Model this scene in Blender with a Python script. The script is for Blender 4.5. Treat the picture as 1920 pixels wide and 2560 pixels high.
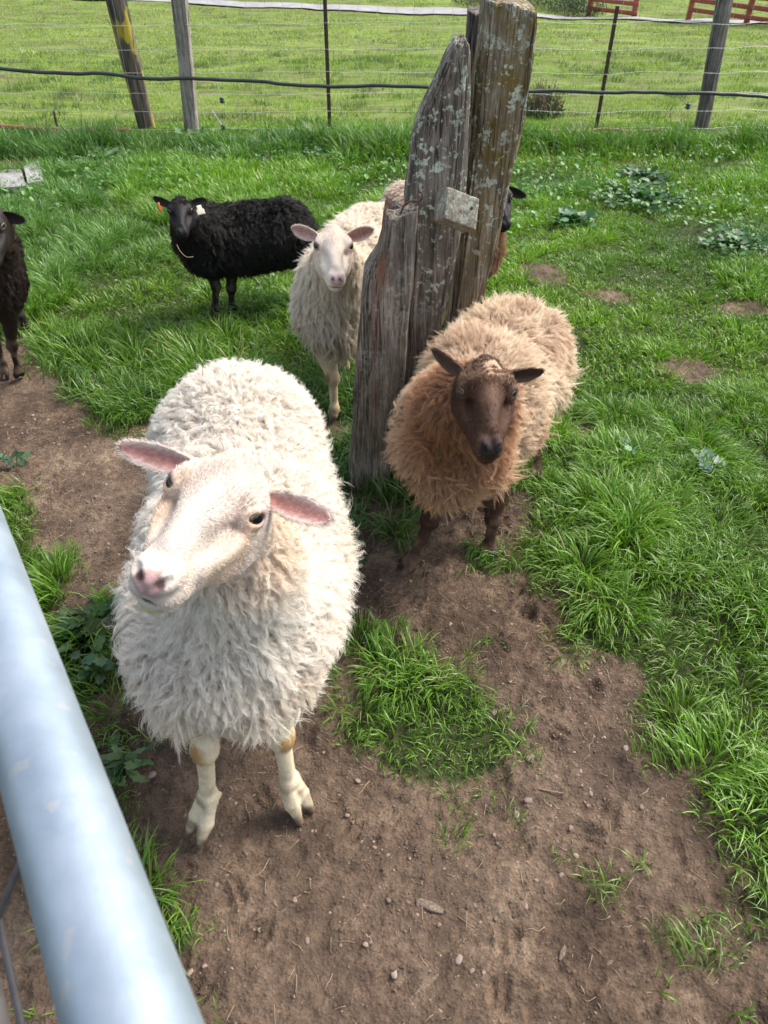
import bpy, math
import numpy as np

# ------------------------------------------------------------------ camera, sky, sun
for o in list(bpy.data.objects):
    bpy.data.objects.remove(o, do_unlink=True)
scene = bpy.context.scene
COL = scene.collection
rng = np.random.default_rng(7)

H = 1.6; TH = math.radians(41.9); F = 1900.0
cam = bpy.data.cameras.new('camera'); camo = bpy.data.objects.new('camera', cam); COL.objects.link(camo)
camo.location = (0, 0, H); camo.rotation_euler = (math.pi / 2 - TH, 0, 0)
cam.sensor_fit = 'VERTICAL'; cam.sensor_height = 36.0; cam.sensor_width = 27.0
cam.lens = 36.0 * F / 2560.0
cam.clip_start = 0.02; cam.clip_end = 1500
cam.dof.use_dof = True; cam.dof.focus_distance = 1.55; cam.dof.aperture_fstop = 13.0
scene.camera = camo

SUN_EL = math.radians(50); SUN_AZ = math.radians(62)      # azimuth clockwise from +Y (ahead) to +X (right)
world = bpy.data.worlds.new('World'); scene.world = world; world.use_nodes = True
wn = world.node_tree; bg = wn.nodes['Background']
sky = wn.nodes.new('ShaderNodeTexSky'); sky.sky_type = 'NISHITA'; sky.sun_disc = False
sky.sun_elevation = SUN_EL; sky.sun_rotation = SUN_AZ; sky.air_density = 1.0; sky.dust_density = 3.0; sky.ozone_density = 1.0
hs = wn.nodes.new('ShaderNodeHueSaturation'); hs.inputs['Saturation'].default_value = .6; wn.links.new(sky.outputs[0], hs.inputs['Color']); wn.links.new(hs.outputs[0], bg.inputs[0]); bg.inputs[1].default_value = 0.15
sl = bpy.data.lights.new('sun', 'SUN'); sl.energy = 2.25; sl.angle = math.radians(24); sl.color = (1.0, 0.94, 0.84)
so = bpy.data.objects.new('sun', sl); COL.objects.link(so)
so.rotation_euler = (math.pi / 2 - SUN_EL, 0, math.pi - SUN_AZ)
scene.view_settings.view_transform = 'Standard'; scene.view_settings.look = 'None'
scene.view_settings.gamma = 1.0; scene.view_settings.exposure = 1.12
scene.cycles.use_denoising = True
scene.cycles.max_bounces = 8; scene.cycles.diffuse_bounces = 4; scene.cycles.transparent_max_bounces = 4

# ------------------------------------------------------------------ helpers
def ray(px, py):
    a = (px - 960) / F; b = (1280 - py) / F
    return np.array([a, math.cos(TH) + b * math.sin(TH), -math.sin(TH) + b * math.cos(TH)])
def P(px, py, d): return np.array([0, 0, H]) + ray(px, py) * d
def PY(px, py, Y):
    r = ray(px, py); return np.array([0, 0, H]) + r * (Y / r[1])

def h3(ix, iy, iz, seed):
    n = (ix.astype(np.int64) * 374761393 + iy.astype(np.int64) * 668265263 + iz.astype(np.int64) * 2147483647 + seed * 1274126177) & 0xFFFFFFFF
    n = ((n ^ (n >> 13)) * 1274126177) & 0xFFFFFFFF
    n = ((n ^ (n >> 16)) * 2246822519) & 0xFFFFFFFF
    return ((n ^ (n >> 15)) & 0xFFFFFF) / float(0xFFFFFF)
def noise3(p, scale=1.0, seed=0):
    q = np.asarray(p, float) * scale; i = np.floor(q); f = q - i; f = f * f * (3 - 2 * f); i = i.astype(np.int64)
    r = 0
    for dx in (0, 1):
        for dy in (0, 1):
            for dz in (0, 1):
                w = (f[..., 0] if dx else 1 - f[..., 0]) * (f[..., 1] if dy else 1 - f[..., 1]) * (f[..., 2] if dz else 1 - f[..., 2])
                r = r + w * h3(i[..., 0] + dx, i[..., 1] + dy, i[..., 2] + dz, seed)
    return r * 2 - 1
def noise2(x, y, scale=1.0, seed=0):
    qx = np.asarray(x, float) * scale; qy = np.asarray(y, float) * scale
    ix = np.floor(qx); iy = np.floor(qy); fx = qx - ix; fy = qy - iy
    fx = fx * fx * (3 - 2 * fx); fy = fy * fy * (3 - 2 * fy); ix = ix.astype(np.int64); iy = iy.astype(np.int64); z = np.zeros_like(ix)
    return (((1 - fx) * h3(ix, iy, z, seed) + fx * h3(ix + 1, iy, z, seed)) * (1 - fy) +
            ((1 - fx) * h3(ix, iy + 1, z, seed) + fx * h3(ix + 1, iy + 1, z, seed)) * fy) * 2 - 1
def fbm2(x, y, scale, octv=4, seed=0, gain=0.5):
    r = 0; a = 1; s = 0
    for k in range(octv):
        r = r + a * noise2(x, y, scale * 2 ** k, seed + k * 17); s += a; a *= gain
    return r / s
def sstep(a, b, t):
    t = np.clip((t - a) / (b - a), 0, 1); return t * t * (3 - 2 * t)
def mixc(a, b, t):
    a = np.asarray(a, float); b = np.asarray(b, float); t = np.asarray(t)[..., None]
    return a * (1 - t) + b * t
def unit(v):
    v = np.asarray(v, float); return v / np.maximum(np.linalg.norm(v, axis=-1, keepdims=True), 1e-9)

def base(x, y):
    y = np.asarray(y, float)
    z = -0.4 * np.clip((y - 1.6) / 5.8, 0, 1)
    z = z - 0.09 * np.clip(y - 7.4, 0, 13)
    z = z + 0.03 * np.clip(y - 24, 0, 400)
    return z
def G(px, py):
    r = ray(px, py); t = np.linspace(.2, 60, 12000); pts = np.array([0, 0, H]) + t[:, None] * r
    i = np.argmax(pts[:, 2] < base(pts[:, 0], pts[:, 1])); return pts[i]

def link(o, parent=None, loc=None):
    COL.objects.link(o)
    if parent is not None: o.parent = parent
    return o
def tag(o, label=None, cat=None, group=None, kind=None):
    if label: o['label'] = label
    if cat: o['category'] = cat
    if group: o['group'] = group
    if kind: o['kind'] = kind
    return o
def empty(name, loc, label, cat, group=None):
    o = bpy.data.objects.new(name, None); o.empty_display_size = 0.1; link(o); o.location = tuple(map(float, loc)); tag(o, label, cat, group); return o
def root_loc(parent): return np.array(parent.location) if parent is not None else np.zeros(3)

def set_color(me, col, name='col'):
    a = me.attributes.new(name, 'FLOAT_COLOR', 'POINT')
    c = np.ones((len(col), 4), np.float32); c[:, :3] = col; a.data.foreach_set('color', c.ravel())
def mesh_arr(name, V, faces, mat, parent=None, col=None, smooth=True, loc=None):
    """faces: list of int arrays (n,k), any k. V in world space; stored relative to parent or loc."""
    V = np.asarray(V, float)
    off = root_loc(parent) if loc is None else np.asarray(loc, float)
    V = V - off
    me = bpy.data.meshes.new(name)
    me.vertices.add(len(V)); me.vertices.foreach_set('co', V.astype(np.float32).ravel())
    if not isinstance(faces, list): faces = [faces]
    faces = [np.asarray(f) for f in faces if len(f)]
    nl = sum(f.size for f in faces); npoly = sum(len(f) for f in faces)
    me.loops.add(nl); me.polygons.add(npoly)
    me.loops.foreach_set('vertex_index', np.concatenate([f.ravel() for f in faces]).astype(np.int32))
    tot = np.concatenate([np.full(len(f), f.shape[1]) for f in faces]).astype(np.int32)
    st = np.concatenate([[0], np.cumsum(tot)[:-1]]).astype(np.int32)
    me.polygons.foreach_set('loop_start', st)
    try: me.polygons.foreach_set('loop_total', tot)
    except Exception: pass
    me.update(calc_edges=True); me.validate()
    me.polygons.foreach_set('use_smooth', np.full(len(me.polygons), smooth))
    if col is not None: set_color(me, col)
    if mat: me.materials.append(mat)
    o = bpy.data.objects.new(name, me); link(o, parent)
    if loc is not None: o.location = tuple(map(float, loc))
    return o

def curves_obj(name, pts, rad, col, mat, parent=None):
    """pts (N,K,3), rad (K,) or (N,K), col (N,3) or (N,K,3)"""
    N, K, _ = pts.shape
    hc = bpy.data.hair_curves.new(name); hc.add_curves([K] * N)
    pts = pts - root_loc(parent)
    hc.position_data.foreach_set('vector', pts.astype(np.float32).ravel())
    ra = hc.attributes.get('radius') or hc.attributes.new('radius', 'FLOAT', 'POINT')
    rad = np.broadcast_to(rad, (N, K)); ra.data.foreach_set('value', rad.astype(np.float32).ravel())
    ca = hc.attributes.new('col', 'FLOAT_COLOR', 'POINT')
    c = np.ones((N, K, 4), np.float32); c[..., :3] = col[:, None, :] if col.ndim == 2 else col
    ca.data.foreach_set('color', c.ravel())
    hc.materials.append(mat)
    o = bpy.data.objects.new(name, hc); link(o, parent); return o

# ------------------------------------------------------------------ materials
class NT:
    def __init__(s, name):
        s.m = bpy.data.materials.new(name); s.m.use_nodes = True; s.t = s.m.node_tree; s.b = s.t.nodes['Principled BSDF']; s.out = s.t.nodes['Material Output']
    def n(s, typ, **kw):
        nd = s.t.nodes.new(typ)
        for k, v in kw.items():
            if k in nd.inputs.keys() or isinstance(k, int): nd.inputs[k].default_value = v
            else: setattr(nd, k, v)
        return nd
    def l(s, a, b): s.t.links.new(a, b)
    def coord(s, kind='Object', scale=(1, 1, 1)):
        tc = s.n('ShaderNodeTexCoord'); mp = s.n('ShaderNodeMapping'); mp.inputs['Scale'].default_value = scale
        s.l(tc.outputs[kind], mp.inputs[0]); return mp.outputs[0]
    def noise(s, vec, scale, detail=4, rough=.55, out='Fac'):
        nd = s.n('ShaderNodeTexNoise'); nd.inputs['Scale'].default_value = scale; nd.inputs['Detail'].default_value = detail; nd.inputs['Roughness'].default_value = rough
        if vec is not None: s.l(vec, nd.inputs['Vector'])
        return nd.outputs[out]
    def ramp(s, fac, stops):
        nd = s.n('ShaderNodeValToRGB'); e = nd.color_ramp.elements
        while len(e) < len(stops): e.new(0.5)
        for i, (p, c) in enumerate(stops):
            e[i].position = p; e[i].color = (*c, 1) if len(c) == 3 else c
        s.l(fac, nd.inputs[0]); return nd.outputs[0]
    def mix(s, fac, a, b, typ='MIX'):
        nd = s.n('ShaderNodeMix', data_type='RGBA', blend_type=typ)
        for sock, v in ((nd.inputs[0], fac), (nd.inputs[6], a), (nd.inputs[7], b)):
            if isinstance(v, (int, float)): sock.default_value = v
            elif isinstance(v, tuple): sock.default_value = (*v, 1)
            else: s.l(v, sock)
        return nd.outputs[2]
    def math(s, op, a, b=0.0):
        nd = s.n('ShaderNodeMath', operation=op)
        for sock, v in ((nd.inputs[0], a), (nd.inputs[1], b)):
            if isinstance(v, (int, float)): sock.default_value = v
            else: s.l(v, sock)
        return nd.outputs[0]
    def bump(s, h, strength=.5, dist=.01, nrm=None):
        nd = s.n('ShaderNodeBump'); nd.inputs['Strength'].default_value = strength; nd.inputs['Distance'].default_value = dist
        s.l(h, nd.inputs['Height'])
        if nrm is not None: s.l(nrm, nd.inputs['Normal'])
        return nd.outputs[0]
    def attr(s, name='col'):
        nd = s.n('ShaderNodeAttribute'); nd.attribute_name = name; return nd.outputs['Color']

def mat_simple(name, col, rough=.6, metal=0.0, var=.25, scale=20, spec=.5):
    k = NT(name); v = k.coord(); f = k.noise(v, scale)
    k.l(k.ramp(f, [(.3, tuple(c * (1 - var) for c in col)), (.7, tuple(min(1, c * (1 + var)) for c in col))]), k.b.inputs['Base Color'])
    k.b.inputs['Roughness'].default_value = rough; k.b.inputs['Metallic'].default_value = metal; k.b.inputs['Specular IOR Level'].default_value = spec
    k.l(k.bump(f, .2, .003), k.b.inputs['Normal']); return k.m

def mat_hair(name, trans=.35, gloss=.06):
    k = NT(name); c = k.attr()
    d = k.n('ShaderNodeBsdfDiffuse'); t = k.n('ShaderNodeBsdfTranslucent'); g = k.n('ShaderNodeBsdfGlossy'); g.inputs['Roughness'].default_value = .45
    k.l(c, d.inputs[0]); k.l(c, t.inputs[0]); g.inputs[0].default_value = (1, .97, .93, 1)
    m1 = k.n('ShaderNodeMixShader'); m1.inputs[0].default_value = trans; k.l(d.outputs[0], m1.inputs[1]); k.l(t.outputs[0], m1.inputs[2])
    m2 = k.n('ShaderNodeMixShader'); m2.inputs[0].default_value = gloss; k.l(m1.outputs[0], m2.inputs[1]); k.l(g.outputs[0], m2.inputs[2])
    k.l(m2.outputs[0], k.out.inputs[0]); return k.m
def mat_skin(name='sheep_skin'):
    k = NT(name); c = k.attr(); v = k.coord('Object', (1, 1, 1)); f = k.noise(v, 90, 5)
    f2 = k.noise(v, 500, 3)
    k.l(k.mix(.35, c, k.mix(f, (.55, .5, .46), (1, 1, 1)), 'MULTIPLY'), k.b.inputs['Base Color'])
    k.b.inputs['Roughness'].default_value = .65; k.b.inputs['Specular IOR Level'].default_value = .25
    k.b.inputs['Subsurface Weight'].default_value = .0
    k.l(k.bump(f2, .35, .002, k.bump(f, .25, .004)), k.b.inputs['Normal']); return k.m
def mat_leaf(name, rough=.42, trans=.3, spec=.5):
    k = NT(name); c = k.attr()
    k.l(c, k.b.inputs['Base Color']); k.b.inputs['Roughness'].default_value = rough; k.b.inputs['Specular IOR Level'].default_value = spec
    t = k.n('ShaderNodeBsdfTranslucent'); k.l(k.mix(1.0, c, (1.3, 1.5, .5), 'MULTIPLY'), t.inputs[0])
    m = k.n('ShaderNodeMixShader'); m.inputs[0].default_value = trans
    k.l(k.b.outputs[0], m.inputs[1]); k.l(t.outputs[0], m.inputs[2]); k.l(m.outputs[0], k.out.inputs[0]); return k.m

M_HAIR = mat_hair('wool'); M_FUR = mat_hair('short_fur', .15, .015); M_DARKHAIR = mat_hair('dark_wool', .15, .035); M_SKIN = mat_skin(); M_GRASS = mat_leaf('grass_blade')
M_WEED = mat_leaf('weed_leaf', .5, .2)
M_EYE = NT('eye_ball'); M_EYE.l(M_EYE.attr(), M_EYE.b.inputs['Base Color']); M_EYE.b.inputs['Roughness'].default_value = .06; M_EYE = M_EYE.m

# ------------------------------------------------------------------ the ground: where soil is bare, where grass grows
def poly(pts): return np.array([G(x, y)[:2] for x, y in pts])
def sd_poly(x, y, pg):
    d = np.full(np.shape(x), 1e9); inside = np.zeros(np.shape(x), bool); n = len(pg)
    for i in range(n):
        ax, ay = pg[i]; bx, by = pg[(i + 1) % n]; ex, ey = bx - ax, by - ay
        t = np.clip(((x - ax) * ex + (y - ay) * ey) / (ex * ex + ey * ey), 0, 1)
        d = np.minimum(d, np.hypot(x - ax - t * ex, y - ay - t * ey))
        c = (ay > y) != (by > y)
        xi = ax + (y - ay) / (ey if abs(ey) > 1e-9 else 1e-9) * ex
        inside ^= c & (x < xi)
    return np.where(inside, -d, d)
BARE = [poly([(-400, 860), (60, 850), (130, 1000), (300, 1085), (420, 1090), (480, 1250), (560, 1400), (860, 1420), (900, 1300), (880, 1255), (1030, 1262), (1250, 1240),
              (1310, 1300), (1290, 1400), (1380, 1480), (1410, 1620), (1590, 1710), (1640, 1880), (1780, 2010), (1760, 2180), (1830, 2330), (1990, 2400), (2100, 2800), (300, 2800), (-300, 2300), (-500, 1500)])]
GREEN = [poly([(880, 1560), (1000, 1585), (1120, 1640), (1210, 1640), (1270, 1760), (1330, 1890), (1300, 2030), (1180, 2080), (1050, 2010), (950, 1910), (870, 1800), (850, 1660)]),
         poly([(-200, 1180), (40, 1230), (95, 1330), (170, 1440), (200, 1520), (285, 1540), (310, 1680), (290, 1800), (370, 1900), (400, 2080), (440, 2300), (530, 2560), (400, 2800), (200, 2300), (-100, 1600)]),
         poly([(1180, 1380), (1290, 1390), (1420, 1420), (1420, 1480), (1300, 1460), (1190, 1430)]),
         ]
SPARSE = [poly([(850, 1240), (960, 1250), (1050, 1235), (1080, 1275), (1000, 1290), (880, 1285)]), poly([(1440, 1740), (1530, 1760), (1600, 1830), (1540, 1850), (1450, 1830)]),
          poly([(1420, 2150), (1560, 2140), (1720, 2200), (1800, 2350), (1900, 2420), (1900, 2560), (1720, 2560), (1640, 2400), (1480, 2300)]),
          poly([(950, 1310), (1020, 1330), (1010, 1390), (950, 1370)]),
          poly([(1100, 1640), (1320, 1700), (1330, 1860), (1240, 1800)])]
def spot(px, py, r, k=.9):
    g = G(px, py); return (g[0], g[1], r, k)
SPOTS = [spot(838, 1078, .10, .75), spot(800, 1110, .08, .7), spot(1350, 690, .16), spot(1530, 740, .11), spot(1860, 770, .13), spot(1720, 925, .12), spot(1100, 1120, .08, .5), spot(1260, 1180, .08),
         spot(30, 420, .28), spot(1350, 395, .2, .5), spot(1590, 400, .22, .5), spot(880, 960, .08, .6), spot(1460, 1080, .08)]
def grass_density(x, y):
    x = np.asarray(x, float); y = np.asarray(y, float)
    n = fbm2(x, y, 7, 3, 3) * .06 + fbm2(x, y, 24, 2, 9) * .025
    d = np.ones_like(x)
    for pg in BARE: d = np.minimum(d, sstep(-.06, .09, sd_poly(x, y, pg) + n * 1.6))
    for pg in GREEN: d = np.maximum(d, sstep(-.04, .07, -(sd_poly(x, y, pg) + n * 1.7)))
    for pg in SPARSE: d = np.maximum(d, .88 * sstep(-.03, .05, -(sd_poly(x, y, pg) + n)) * sstep(-.05, .25, fbm2(x, y, 11, 2, 51)))
    for sx, sy, r, k in SPOTS: d = np.minimum(d, 1 - k * sstep(r * 1.3, r * .6, np.hypot((x - sx), (y - sy) * 1.3) + n * 1.2))
    return d
_dr = np.random.default_rng(31); DENTS = [(a, b, _dr.uniform(0, 3.14), _dr.uniform(.7, 1.15)) for a, b in zip(_dr.uniform(-.8, .95, 95), _dr.uniform(.35, 2.0, 95))]
def hz(x, y):
    x = np.asarray(x, float); y = np.asarray(y, float)
    z = base(x, y)
    near = sstep(60, 12, y)
    z = z + fbm2(x, y, 1.3, 3, 5) * .035 * sstep(1.2, 3.0, np.hypot(x, y)) * near + fbm2(x, y, .35, 2, 6) * .08 * sstep(8, 14, y)
    z = np.array(z + fbm2(x, y, 6, 3, 21) * .008)
    # slope lines and clods in the trodden soil
    m = sstep(9, 3, y)
    z = z + m * (np.abs(fbm2(x, y, 14, 3, 33)) * .014 + fbm2(x, y, 55, 3, 35) * .0035 + np.maximum(0, noise2(x, y, 38, 41) - .35) * .013 + np.maximum(0, noise2(x, y, 70, 44) - .2) * .009)
    for cx, cy, ca, sz in DENTS:
        m_ = (np.abs(x - cx) < .12) & (np.abs(y - cy) < .12)
        if m_.any():
            u = (x[m_] - cx) * math.cos(ca) + (y[m_] - cy) * math.sin(ca); w = -(x[m_] - cx) * math.sin(ca) + (y[m_] - cy) * math.cos(ca); r1 = np.sqrt((u / (.030 * sz)) ** 2 + ((np.abs(w) - .012) / (.011 * sz)) ** 2)
            z[m_] += -.012 * np.exp(-r1 ** 3) + .004 * np.exp(-((r1 - 1.5) / .4) ** 2)
    g = G(1120, 1560); z = z + .03 * np.exp(-(((x - g[0]) / .12) ** 2 + ((y - g[1]) / .1) ** 2))
    return z

def axis_grid(dense, lo, hi, step, growth):
    a = list(np.arange(dense[0], dense[1], step)); s = step
    v = a[-1]
    while v < hi: s *= growth; v += s; a.append(v)
    s = step; v = a[0]
    while v > lo: s *= growth; v -= s; a.insert(0, v)
    return np.array(a)
xs = axis_grid((-1.3, 1.5), -260, 260, .0085, 1.035); ys = axis_grid((.25, 2.2), -60, 520, .0085, 1.018)
X, Y = np.meshgrid(xs, ys); Z = hz(X, Y)
nx, ny = len(xs), len(ys)
idx = np.arange(nx * ny).reshape(ny, nx)
q = np.stack([idx[:-1, :-1], idx[:-1, 1:], idx[1:, 1:], idx[1:, :-1]], -1).reshape(-1, 4)
dens = grass_density(X.ravel(), Y.ravel())
far = sstep(6.8, 8.0, Y.ravel())
dcol = np.zeros((nx * ny, 3)); dcol[:, 0] = sstep(.80, 1.0, dens) * .9; dcol[:, 1] = far; dcol[:, 2] = .5 + .5 * fbm2(X.ravel(), Y.ravel(), 2.3, 3, 88)
k = NT('soil_and_turf'); v = k.coord(); a = k.n('ShaderNodeAttribute'); a.attribute_name = 'col'; sep = k.n('ShaderNodeSeparateColor'); k.l(a.outputs['Color'], sep.inputs[0])
n1 = k.math('ADD', k.math('MULTIPLY', k.noise(v, 6, 6, .65), .6), k.math('MULTIPLY', k.noise(v, 1.7, 4, .55), .4)); n2 = k.noise(v, 60, 6, .7); n3 = k.noise(v, 260, 4, .7)
soil = k.ramp(n1, [(.37, (.036, .024, .016)), (.46, (.084, .056, .037)), (.545, (.160, .112, .076)), (.65, (.32, .245, .175))])
soil = k.mix(.65, soil, k.ramp(n2, [(.36, (.25, .24, .23)), (.5, (.88, .87, .86)), (.64, (1.7, 1.66, 1.6))]), 'MULTIPLY')
soil = k.mix(.5, soil, k.ramp(n3, [(.3, (.5, .48, .46)), (.7, (1.45, 1.4, 1.35))]), 'MULTIPLY')
soil = k.mix(k.math('MULTIPLY', sep.outputs[2], .35), soil, (.27, .20, .155))
under = k.ramp(n2, [(.3, (.022, .035, .010)), (.7, (.06, .085, .025))])
farc = k.ramp(k.noise(k.coord('Object', (.35, 1.2, 1)), 2.2, 6, .65), [(.28, (.065, .08, .025)), (.42, (.13, .19, .035)), (.6, (.19, .27, .05)), (.8, (.26, .32, .07))])
farc = k.mix(.5, farc, k.ramp(k.noise(v, 14, 5, .7), [(.3, (.5, .5, .45)), (.7, (1.3, 1.3, 1.1))]), 'MULTIPLY')
farc = k.mix(k.math('MULTIPLY', k.ramp(k.noise(k.coord('Object', (.55, 1.3, 1)), 5.5, 5, .65), [(.54, (0, 0, 0)), (.60, (1, 1, 1))]), .85), farc, (.12, .085, .055))
gcol = k.mix(sep.outputs[1], under, farc)
k.l(k.mix(sep.outputs[0], soil, gcol), k.b.inputs['Base Color']); k.b.inputs['Roughness'].default_value = .9; k.b.inputs['Specular IOR Level'].default_value = .2
cv = k.n('ShaderNodeTexVoronoi'); cv.inputs['Scale'].default_value = 110; k.l(v, cv.inputs['Vector']); cr_ = k.ramp(cv.outputs['Distance'], [(.0, (1, 1, 1)), (.55, (0, 0, 0))])
k.l(k.bump(cr_, .55, .006, k.bump(n3, .7, .005, k.bump(n2, .9, .018))), k.b.inputs['Normal'])
ground = mesh_arr('ground', np.stack([X.ravel(), Y.ravel(), Z.ravel()], 1), q, k.m, col=dcol); ground['kind'] = 'structure'

# ------------------------------------------------------------------ far track beyond the paddock
def track():
    cl = [G(200, -12), G(600, 8), G(1200, 34), G(1920, 62)]; cl = [c[:2] for c in cl]
    d0 = unit(cl[1] - cl[2]); cl = [cl[1] + d0 * 60] + cl[1:] + [cl[3] + unit(cl[3] - cl[2]) * 60]
    pts = []
    for i in range(len(cl) - 1):
        for t in np.linspace(0, 1, 40, endpoint=False): pts.append(cl[i] * (1 - t) + cl[i + 1] * t)
    pts = np.array(pts); tn = unit(np.gradient(pts, axis=0)); nn = np.stack([-tn[:, 1], tn[:, 0]], 1)
    cols = []
    for w in np.linspace(-.33, .33, 9):
        wob = w * (1 + .12 * noise2(pts[:, 0], pts[:, 1], 1.2, 4)); qx = pts + nn * wob[:, None]; cols.append(np.c_[qx, hz(qx[:, 0], qx[:, 1]) + .03])
    V = np.stack(cols, 1); n, m, _ = V.shape; ii = np.arange(n * m).reshape(n, m)
    f = np.stack([ii[:-1, :-1], ii[:-1, 1:], ii[1:, 1:], ii[1:, :-1]], -1).reshape(-1, 4)
    kk = NT('pale_gravel'); vv = kk.coord(); nn_ = kk.noise(vv, 3, 6, .7)
    kk.l(kk.ramp(nn_, [(.3, (.20, .195, .20)), (.7, (.32, .315, .32))]), kk.b.inputs['Base Color']); kk.b.inputs['Roughness'].default_value = .9
    o = mesh_arr('road', V.reshape(-1, 3), f, kk.m); o['kind'] = 'structure'
track()

def tube(pts, r, seg=8, closed=False):
    pts = np.asarray(pts, float); n = len(pts); tn = unit(np.gradient(pts, axis=0)); up = np.array([0, 0, 1.0]); u = np.cross(tn, up)
    bad = np.linalg.norm(u, axis=1) < .05; u[bad] = np.cross(tn[bad], [1, 0, 0]); u = unit(u); v = np.cross(tn, u); r = np.broadcast_to(r, (n,))
    a = np.linspace(0, 2 * math.pi, seg, endpoint=False); V = pts[:, None] + r[:, None, None] * (u[:, None] * np.cos(a)[None, :, None] + v[:, None] * np.sin(a)[None, :, None])
    ii = np.arange(n * seg).reshape(n, seg); jj = np.roll(ii, -1, 1); f = np.stack([ii[:-1], jj[:-1], jj[1:], ii[1:]], -1).reshape(-1, 4)
    Vf = np.concatenate([V.reshape(-1, 3), pts[:1], pts[-1:]]); c = np.array([[ii[0, (i + 1) % seg], ii[0, i], n * seg] for i in range(seg)] + [[ii[-1, i], ii[-1, (i + 1) % seg], n * seg + 1] for i in range(seg)])
    return Vf, f, c
def smooth(pts, n=60):
    pts = np.asarray(pts, float); d = np.r_[0, np.cumsum(np.linalg.norm(np.diff(pts, axis=0), axis=1))]; t = np.linspace(0, d[-1], n); out = []
    for i in range(3):
        # Catmull-Rom style through cubic hermite
        m = np.gradient(pts[:, i], d); k = np.clip(np.searchsorted(d, t, 'right') - 1, 0, len(d) - 2); h = d[k + 1] - d[k]; s = (t - d[k]) / h
        out.append((2 * s ** 3 - 3 * s ** 2 + 1) * pts[k, i] + (s ** 3 - 2 * s ** 2 + s) * h * m[k] + (-2 * s ** 3 + 3 * s ** 2) * pts[k + 1, i] + (s ** 3 - s ** 2) * h * m[k + 1])
    return np.stack(out, 1)
def join(parts):
    V = []; Q = []; T = []; n = 0
    for v, q, t in parts: V.append(v); Q.append(q + n); T.append(t + n); n += len(v)
    return np.concatenate(V), [np.concatenate(Q), np.concatenate(T)]

# ------------------------------------------------------------------ sheep: signed-distance modelling
def sd_ell(p, c, r, R=None):
    q = p - c
    if R is not None: q = q @ R
    r = np.asarray(r, float); k0 = np.linalg.norm(q / r, axis=-1); k1 = np.linalg.norm(q / (r * r), axis=-1)
    return k0 * (k0 - 1) / np.maximum(k1, 1e-9)
def sd_rc(p, a, b, r1, r2):
    a = np.asarray(a, float); b = np.asarray(b, float); ab = b - a
    t = np.clip((p - a) @ ab / max(ab @ ab, 1e-12), 0, 1)
    return np.linalg.norm(p - a - t[..., None] * ab, axis=-1) - (r1 + (r2 - r1) * t)
def smin(a, b, k):
    if k <= 0: return np.minimum(a, b)
    h = np.maximum(k - np.abs(a - b), 0) / k; return np.minimum(a, b) - h * h * k * .25

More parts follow.
